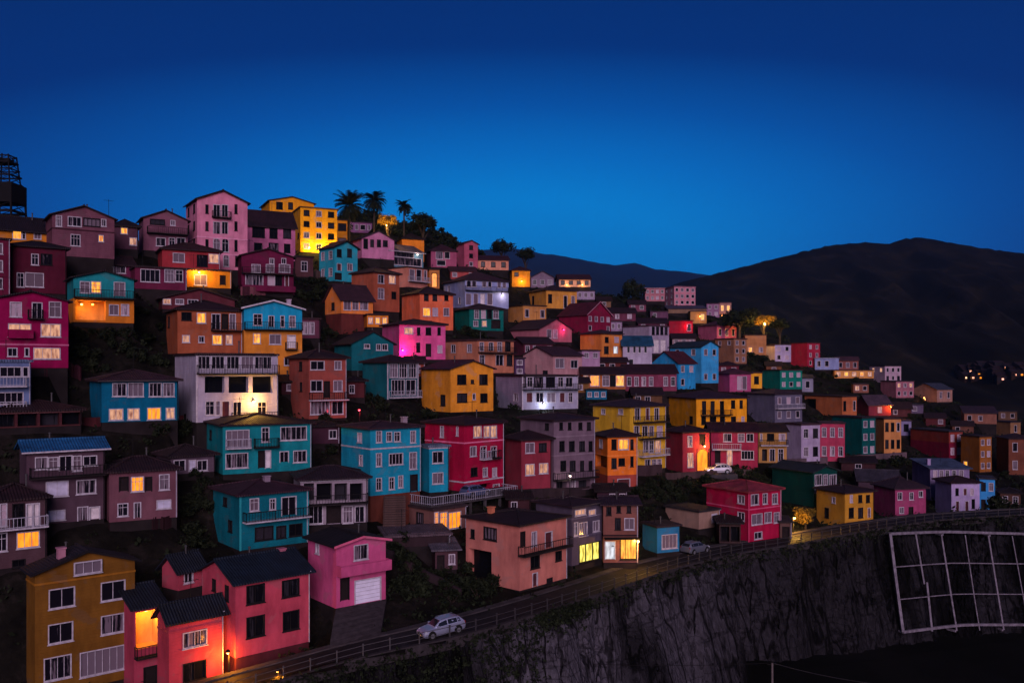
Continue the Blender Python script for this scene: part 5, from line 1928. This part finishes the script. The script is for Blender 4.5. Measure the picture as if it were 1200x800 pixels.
# ------------------------------------------------------------------ lattice tower at the left edge
def lattice_tower():
    d = 172.0
    c = at(6, 300, d)
    e = empty('lattice_tower', Vector((c.x, d, ground_z(c.x, d) - .3)))
    tag(e, 'dark steel lattice tower with solid platform against the sky', 'tower')
    zof = lambda py: (HY - py) * d / F_PX - e.location.z
    mpx = d / F_PX
    z0, zp0, zp1, zt = 0, zof(239), zof(217), zof(183)
    def hw(z):
        if z <= zp0:
            return (17 - 1.5 * (z / zp0)) * mpx
        return (14 - 5.5 * (z - zp1) / (zt - zp1)) * mpx
    for sx in (-1, 1):
        for sy in (-1, 1):
            m = MB()
            m.bar((sx * hw(z0), sy * hw(z0), z0), (sx * hw(zp0), sy * hw(zp0), zp0), .22)
            m.bar((sx * hw(zp1 + .01), sy * hw(zp1 + .01), zp0), (sx * hw(zt), sy * hw(zt), zt + (.9 if sx < 0 else .1)), .15)
            m.build('leg', M_IRON, e)
    def ring(z, r):
        m = MB()
        q = hw(z)
        for a, b_ in (((-1, -1), (1, -1)), ((1, -1), (1, 1)), ((1, 1), (-1, 1)), ((-1, 1), (-1, -1))):
            m.bar((a[0] * q, a[1] * q, z), (b_[0] * q, b_[1] * q, z), r)
        m.build('ring_beam', M_IRON, e)
    def braces(za, zb, r):
        m = MB()
        qa, qb = hw(za), hw(zb)
        for a, b_ in (((-1, -1), (1, -1)), ((1, -1), (1, 1)), ((1, 1), (-1, 1)), ((-1, 1), (-1, -1))):
            m.bar((a[0] * qa, a[1] * qa, za), (b_[0] * qb, b_[1] * qb, zb), r)
            m.bar((b_[0] * qa, b_[1] * qa, za), (a[0] * qb, a[1] * qb, zb), r)
        m.build('cross_brace', M_IRON, e)
    lv = [zp1 + (zt - zp1) * q for q in (.02, .30, .52, .76, .98)]
    for i, z in enumerate(lv):
        ring(z, .2 if i in (1, 3) else .14)
    for i in range(4):
        braces(lv[i], lv[i + 1], .06)
    for i, py in enumerate((249, 256, 268, 282)):
        ring(zof(py), .3 if i == 0 else .18)
    braces(zof(249), zp0, .07)
    braces(zof(268), zof(256), .07)
    braces(.2, zof(282), .07)
    m = MB()
    q = 16.5 * mpx
    m.box(-q, q, -q, q, zp0, zp0 + .35)
    m.build('platform', M_IRON, e)
    m = MB()
    for (x0, x1, y0, y1) in ((-q, q, -q, -q + .12), (-q, q, q - .12, q), (-q, -q + .12, -q + .12, q - .12), (q - .12, q, -q + .12, q - .12)):
        m.box(x0, x1, y0, y1, zp0 + .352, zp1)
    m.build('platform_cladding', M_IRON, e)
    m = MB()
    q2 = hw(zt) * .8
    m.box(-q2, q2, -q2, q2, zof(192), zof(187))
    m.build('equipment_box', M_IRON, e)


lattice_tower()

# ------------------------------------------------------------------ street lamps
def street_lamp(p, hgt, power, key, label, arm=.7, ang=-1.57, br=.17):
    e = empty('street_lamp', p, ang)
    tag(e, label, 'street lamp')
    m = MB()
    m.bar((0, 0, -.4), (0, 0, hgt), .075, 6, .05)
    m.bar((0, 0, hgt), (arm, 0, hgt + .15), .04, 6)
    m.build('pole', M_IRON, e)
    m = MB()
    m.bar((arm, 0, hgt + .26), (arm, 0, hgt + .06), .10, 8, .26)
    m.build('shade', M_IRON, e)
    k_ = (key, br)
    if k_ not in _lampmesh:
        _lampmesh[k_] = sphere_mb(br).mesh('bulb', bulb_mat(key, LAMPC[key], 3.0), True)
    link('bulb', _lampmesh[k_], e, (arm, 0, hgt))
    ld = bpy.data.lights.new('lamp_light', 'POINT')
    ld.energy = power * 2.2
    ld.color = LAMPC[key]
    ld.shadow_soft_size = .15
    lo = bpy.data.objects.new('lamp_light', ld)
    COL.objects.link(lo)
    lo.parent = e
    lo.location = (arm, 0, hgt - .45)


def lamp_at(px, py_head, d, power, key, label, arm=.5, br=.17, lift=0):
    q = at(px, py_head, d)
    z = ground_z(q.x, q.y)
    hgt = min(9.0, max(1.2, q.z - z))
    street_lamp(Vector((q.x, q.y + arm, q.z - hgt)), hgt, power, key, label, arm, -1.5708, br)


lamp_at(453, 264, 210.5, 1300, 'a', 'amber lamp under the lit round tree on the crest', .5, .12)
lamp_at(896, 379, 295.5, 3600, 'a', 'strong amber street lamp among trees on the far terrace', .8, .38)
lamp_at(931, 606, 129, 850, 'a', 'amber street lamp beside the small leafy tree at the roadside', .5, .2)
lamp_at(421, 480, 118, 60, 'r', 'small red lamp beside the brick brown house', .3, .16)
lamp_at(668, 557, 121, 30, 'w', 'small white globe lamp beside the stone grey house', .3, .17)
lamp_at(267, 764, 79.3, 420, 'o', 'orange lamp in the alley beside the coral pink house', .3, .15)
lamp_at(325, 786, 76, 110, 'o', 'low orange lamp lighting the road before the coral pink house', .3, .1)
lamp_at(718, 640, 107, 25, 'c', 'small white lamp at the shop houses', .3, .1)
lamp_at(1083, 466, 330, 120, 'o', 'tiny orange lamp beside the far grey roofed house', .5, .3)

# ------------------------------------------------------------------ cars
M_TYRE = plain_mat('tyre', (.012, .012, .012), .9)
M_RIM = plain_mat('rim', (.35, .35, .38), .35, .8)
M_CGLASS = plain_mat('car_glass', (.01, .012, .018), .06, vary=.1)
M_HEAD = plain_mat('headlight_glass', (.55, .57, .62), .1)
M_TAIL = plain_mat('tail_light', (.25, .01, .012), .2)
M_PLATE = plain_mat('plate', (.5, .45, .2), .5)


def paint(name, rgb):
    if name not in MATS:
        m, n, b = new_mat(name)
        b.inputs['Base Color'].default_value = (*rgb, 1)
        b.inputs['Metallic'].default_value = .55
        b.inputs['Roughness'].default_value = .32
        b.inputs['Coat Weight'].default_value = .6
        MATS[name] = m
    return MATS[name]


ST = [(2.12, .36, .50, .60, .63, .70, .60), (2.02, .24, .52, .68, .72, .79, .66), (1.65, .20, .55, .80, .85, .86, .74), (1.02, .20, .56, .90, .97, .88, .74),
      (.30, .20, .56, .95, 1.45, .88, .60), (-.45, .20, .56, .97, 1.53, .88, .62), (-1.25, .20, .56, .99, 1.49, .88, .61), (-1.66, .22, .56, 1.00, 1.40, .87, .58),
      (-2.02, .30, .56, .98, 1.04, .83, .66), (-2.12, .38, .56, .80, .84, .78, .66)]


def make_car(p, yaw, pitch, mat, label):
    e = empty('parked_car', p, yaw)
    e.rotation_euler = (0, pitch, yaw)
    tag(e, label, 'car')
    m = MB()
    loops = []
    for (x, zb, zm, zl, zr, hw, hr) in ST:
        loops.append([(x, -hw * .9, zb), (x, -hw, zm), (x, -hw * .97, zl), (x, -hr, zr - .05), (x, -hr * .86, zr), (x, hr * .86, zr), (x, hr, zr - .05), (x, hw * .97, zl), (x, hw, zm), (x, hw * .9, zb)])
    n_ = len(loops[0])
    m.v = [q for l in loops for q in l]
    for i in range(len(loops) - 1):
        for j in range(n_):
            k_ = (j + 1) % n_
            m.f.append((i * n_ + j, i * n_ + k_, (i + 1) * n_ + k_, (i + 1) * n_ + j))
            m.m.append(0)
    m.f.append(tuple(reversed(range(n_))))
    m.f.append(tuple((len(loops) - 1) * n_ + j for j in range(n_)))
    m.m += [0, 0]
    body = m.build('body', mat, e)
    L = [[Vector(q) for q in l] for l in loops]

    def lerp(a, b, s):
        return a + (b - a) * s

    def side(name, i0, i1, s0, s1, a0, a1, sg, mt, t0=.12, t1=.90):
        """panel on the cabin side between stations, proud of it by a centimetre"""
        jl, jr = (2, 3) if sg < 0 else (7, 6)
        P0, P1 = lerp(L[i0][jl], L[i0 + 1][jl], s0), lerp(L[i1][jl], L[i1 + 1][jl], s1)
        Q0, Q1 = lerp(L[i0][jr], L[i0 + 1][jr], a0), lerp(L[i1][jr], L[i1 + 1][jr], a1)
        pts = [lerp(P0, Q0, t0), lerp(P1, Q1, t0), lerp(P1, Q1, t1), lerp(P0, Q0, t1)]
        off = Vector((0, sg * .014, .008))
        mm = MB()
        b_ = [q - off * 2 for q in pts]
        t_ = [q + off for q in pts]
        mm.hexa(b_, t_)
        return mm.build(name, mt, body)
    for sg in (-1, 1):
        side('side_window', 3, 4, .25, .75, .80, .75, sg, M_CGLASS)
        side('side_window', 4, 6, .86, .05, .86, .05, sg, M_CGLASS)
        side('side_window', 6, 6, .22, .95, .22, .80, sg, M_CGLASS)
        mm = MB()
        mm.box(.62, .82, sg * .90 - .09, sg * .90 + .09, .97, 1.10)
        mm.build('mirror', mat, body)
        mm = MB()
        mm.bar((.2, sg * .56, 1.53), (-1.5, sg * .53, 1.53), .022, 5)
        mm.build('roof_rail', M_RIM, body)
        for xx in (-.42, .62):
            mm = MB()
            mm.box(xx - .10, xx + .10, sg * .862 - .012, sg * .862 + .022, .80, .84)
            mm.build('door_handle', mat, body)
        mm = MB()
        h0 = [(2.04, sg * .50, .60), (2.00, sg * .78, .58), (1.74, sg * .845, .72), (1.80, sg * .60, .79)]
        mm.hexa([Vector(q) + Vector((-.05, 0, -.02)) for q in h0], [Vector(q) + Vector((.05, sg * .02, .03)) for q in h0])
        mm.build('headlight', M_HEAD, body)
        mm = MB()
        mm.box(-2.09, -1.98, sg * .72 - .08, sg * .72 + .08, .72, 1.0)
        mm.build('tail_light', M_TAIL, body)
    for (i, nm, s0, s1) in ((3, 'windscreen', .12, .94), (7, 'rear_window', .08, .9)):
        a, b_ = L[i], L[i + 1]
        c = [lerp(a[4], b_[4], s0), lerp(a[5], b_[5], s0), lerp(a[5], b_[5], s1), lerp(a[4], b_[4], s1)]
        off = Vector((.012 if i == 3 else -.012, 0, .012))
        mm = MB()
        mm.hexa([q - off * 2 for q in c], [q + off for q in c])
        mm.build(nm, M_CGLASS, body)
    mm = MB()
    mm.box(2.09, 2.14, -.45, .45, .42, .56)
    mm.build('grille', M_TYRE, body)
    mm = MB()
    mm.box(2.125, 2.16, -.25, .25, .36, .46)
    mm.build('number_plate', M_PLATE, body)
    for x in (1.32, -1.32):
        for sg in (-1, 1):
            mm = MB()
            mm.bar((0, -.11 * sg, 0), (0, .03 * sg, 0), .40, 18)
            ar = mm.build('wheel_arch', M_TYRE, body)
            ar.location = (x, sg * .848, .36)
            mm = MB()
            mm.bar((0, -.12, 0), (0, .12, 0), .315, 20)
            w_ = mm.build('wheel', M_TYRE, e)
            w_.location = (x, sg * .80, .315)
            mm = MB()
            for s in range(6):
                a = s * math.pi / 3
                mm.bar((0, sg * .125, 0), (math.cos(a) * .2, sg * .125, math.sin(a) * .2), .03)
            mm.bar((0, sg * .118, 0), (0, sg * .13, 0), .21, 14)
            mm.build('rim', M_RIM, w_)
    return e


x_car = float(at(511, 741, 81).x)
p, t, nn = road_frame(x_car)
p2 = road_frame(x_car - 1.3)[0]
p3 = road_frame(x_car + 1.3)[0]
make_car(p + nn * .9 + Vector((0, 0, .01)), math.atan2(-t.y, -t.x), math.atan2(p2.z - p3.z, 2.6) * -1, paint('silver_paint', (.36, .38, .52)), 'silver hatchback driving along the cliff top road')
p, t, nn = road_frame(float(at(817, 645, 119).x))
make_car(p - nn * 1.3, math.atan2(t.y, t.x), 0, paint('grey_paint', (.16, .17, .22)), 'grey car parked beside the small sky blue cottage')


def parked(px, py, yaw, mat, label, dz=.05):
    p = ground_hit(px, py)
    ca, sa = math.cos(yaw), math.sin(yaw)
    zz = max(ground_z(p.x + ca * u - sa * v, p.y + sa * u + ca * v) for u in (-2, 0, 2) for v in (-.9, .9))
    e = empty('parking_pad', (p.x, p.y, zz), yaw)
    m = MB()
    m.box(-2.8, 2.8, -1.6, 1.6, -2.5, .03)
    m.build('slab', M_CONC, e)
    tag(e, 'small concrete pad under the ' + label.split(' parked')[0], 'pad')
    make_car(Vector((p.x, p.y, zz + .035)), yaw, 0, mat, label)


parked(841, 557, 3.25, paint('white_paint_car', (.55, .54, .60)), 'white car parked below the glowing yellow doorway')

# ------------------------------------------------------------------ parking deck with white railing
da, db = at(506, 592.5, 106.5), at(607, 577, 117)
db.z = da.z
ang = math.atan2(db.y - da.y, db.x - da.x)
Ld = (db - da).length
e = empty('parking_deck', da, ang)
tag(e, 'concrete parking deck with white railing beside the crimson house', 'deck')
m = MB()
m.box(0, Ld, 0, 5.4, -.22, 0)
m.build('slab', M_CONC, e)
m = MB()
railing(m, .05, Ld - .05, .06, 4.2, .0, 1.0, .35)
m.build('railing', M_PALEIRON, e)
for q in (.45, .62, .8, .97):
    m = MB()
    xx, yy = Ld * q, .4
    w_ = da + Vector((math.cos(ang) * xx - math.sin(ang) * yy, math.sin(ang) * xx + math.cos(ang) * yy, 0))
    m.box(xx - .14, xx + .14, yy - .14, yy + .14, ground_z(w_.x, w_.y) - da.z - .5, -.221)
    m.build('post', M_CONC, e)
q = da + Vector((math.cos(ang) * Ld * .62 - math.sin(ang) * 2.2, math.sin(ang) * Ld * .62 + math.cos(ang) * 2.2, .005))
make_car(q, ang + .05, 0, paint('blue_paint', (.10, .13, .26)), 'dark blue car standing on the white railed parking deck')

# ------------------------------------------------------------------ stairs beside the stone annex
sa_ = at(462, 616, 103)
e = empty('stairway', sa_, .12)
tag(e, 'stone steps climbing to the sky blue house', 'stairs')
smesh = MB()
smesh.box(-1.3, 1.3, 0, .36, -2.0, 0)
smesh = smesh.mesh('step', M_STONE)
for i in range(13):
    link('step', smesh, e, (0, i * .34, .22 * (i + 1)))

# ------------------------------------------------------------------ pole and cables below the cliff
pb = at(905, 776, 104)
e = empty('utility_pole', (pb.x, pb.y, -46.2))
tag(e, 'thin pole carrying cables in front of the cliff', 'pole')
m = MB()
m.bar((0, 0, 0), (0, 0, pb.z + 46.2), .16, 8, .12)
m.build('pole_shaft', plain_mat('pole_wood', (.10, .08, .08), .9), e)
m = MB()
m.bar((-.6, 0, pb.z + 46.0), (.6, 0, pb.z + 46.0), .06)
m.build('cross_arm', M_IRON, e)


def cable(a, b_, sag, label, r=.035, mat=None):
    m = MB()
    last = None
    for i in range(25):
        s = i / 24
        q = a + (b_ - a) * s + Vector((0, 0, -sag * 4 * s * (1 - s)))
        if last is not None:
            m.bar(last - a, q - a, r, 4)
        last = q
    o = m.build('cable', mat or plain_mat('cable_grey', (.09, .08, .085), .7))
    o.location = a
    tag(o, label, 'cable')


cable(pb.copy(), at(1075, 806, 80), .4, 'thin pale cable sagging away from the pole over black ground')
cable(at(560, 770, 85), pb.copy(), .5, 'cable strung across the grey cliff to the thin pole', .03, M_IRON)

# ------------------------------------------------------------------ far settlement at the foot of the mountain
from mathutils.bvhtree import BVHTree
mo = bpy.data.objects['mountain'].data
bvh = BVHTree.FromPolygons([v.co for v in mo.vertices], [tuple(q.vertices) for q in mo.polygons])
rng = random.Random(3)
fw = MB()
fw.box(-5, 5, 0, 8, -4, 4.5)
fwall = [fw.mesh('wall', wall_mat(c)) for c in ('241c1c', '2a1c18', '201e24')]
fr_ = MB()
fr_.hexa([(-5.4, -.4, 4.5), (5.4, -.4, 4.5), (5.4, 8.4, 4.5), (-5.4, 8.4, 4.5)], [(-5.4, 3.5, 6.4), (5.4, 3.5, 6.4), (5.4, 4.5, 6.4), (-5.4, 4.5, 6.4)])
froof = fr_.mesh('roof', roof_mat('2a1a1e'))
wn = MB()
wn.box(-.9, .9, -.12, -.01, 1.2, 2.8)
fwin = [wn.mesh('window', q) for q in (M_AMBER, M_ORANGE, bulb_mat('far', (1.0, .50, .14), 1.3), bulb_mat('far2', (1.0, .30, .05), 1.2))]
dkw = wn.mesh('window', M_BLACK)
for i in range(42):
    px_ = rng.choice([rng.uniform(1128, 1152), rng.uniform(1152, 1175), rng.uniform(1175, 1215)])
    py_ = rng.uniform(430, 447)
    hit, nrm, idx, dist = bvh.ray_cast(Vector((0, 0, 0)), Vector(((px_ - CX) / F_PX, 1, (HY - py_) / F_PX)).normalized())
    if hit is None:
        continue
    e = empty('distant_house', hit + Vector((0, 0, 1.0)), rng.uniform(-.5, .3))
    tag(e, 'tiny distant house with lights at the foot of the mountain', 'house', 'distant houses at the foot of the mountain')
    link('wall', fwall[i % 3], e)
    link('roof', froof, e)
    for k_ in range(3):
        link('window', fwin[rng.randrange(4)] if rng.random() < .5 else dkw, e, (-3.2 + 3.2 * k_, 0, rng.choice([0, 0, -.9])))

# ------------------------------------------------------------------ evening haze
m = MB()
m.box(-8300, 8300, -700, 8400, -47.5, 1000)
mh = bpy.data.materials.new('haze')
mh.use_nodes = True
n = mh.node_tree
n.nodes.clear()
ho = n.nodes.new('ShaderNodeOutputMaterial')
hv = n.nodes.new('ShaderNodeVolumePrincipled')
hv.inputs['Color'].default_value = (.42, .74, 1.0, 1)
hv.inputs['Density'].default_value = HAZE
hv.inputs['Anisotropy'].default_value = 0.72
n.links.new(hv.outputs[0], ho.inputs['Volume'])
tag(m.build('haze', mh), 'thin blue evening haze over the valley', None, kind='stuff')
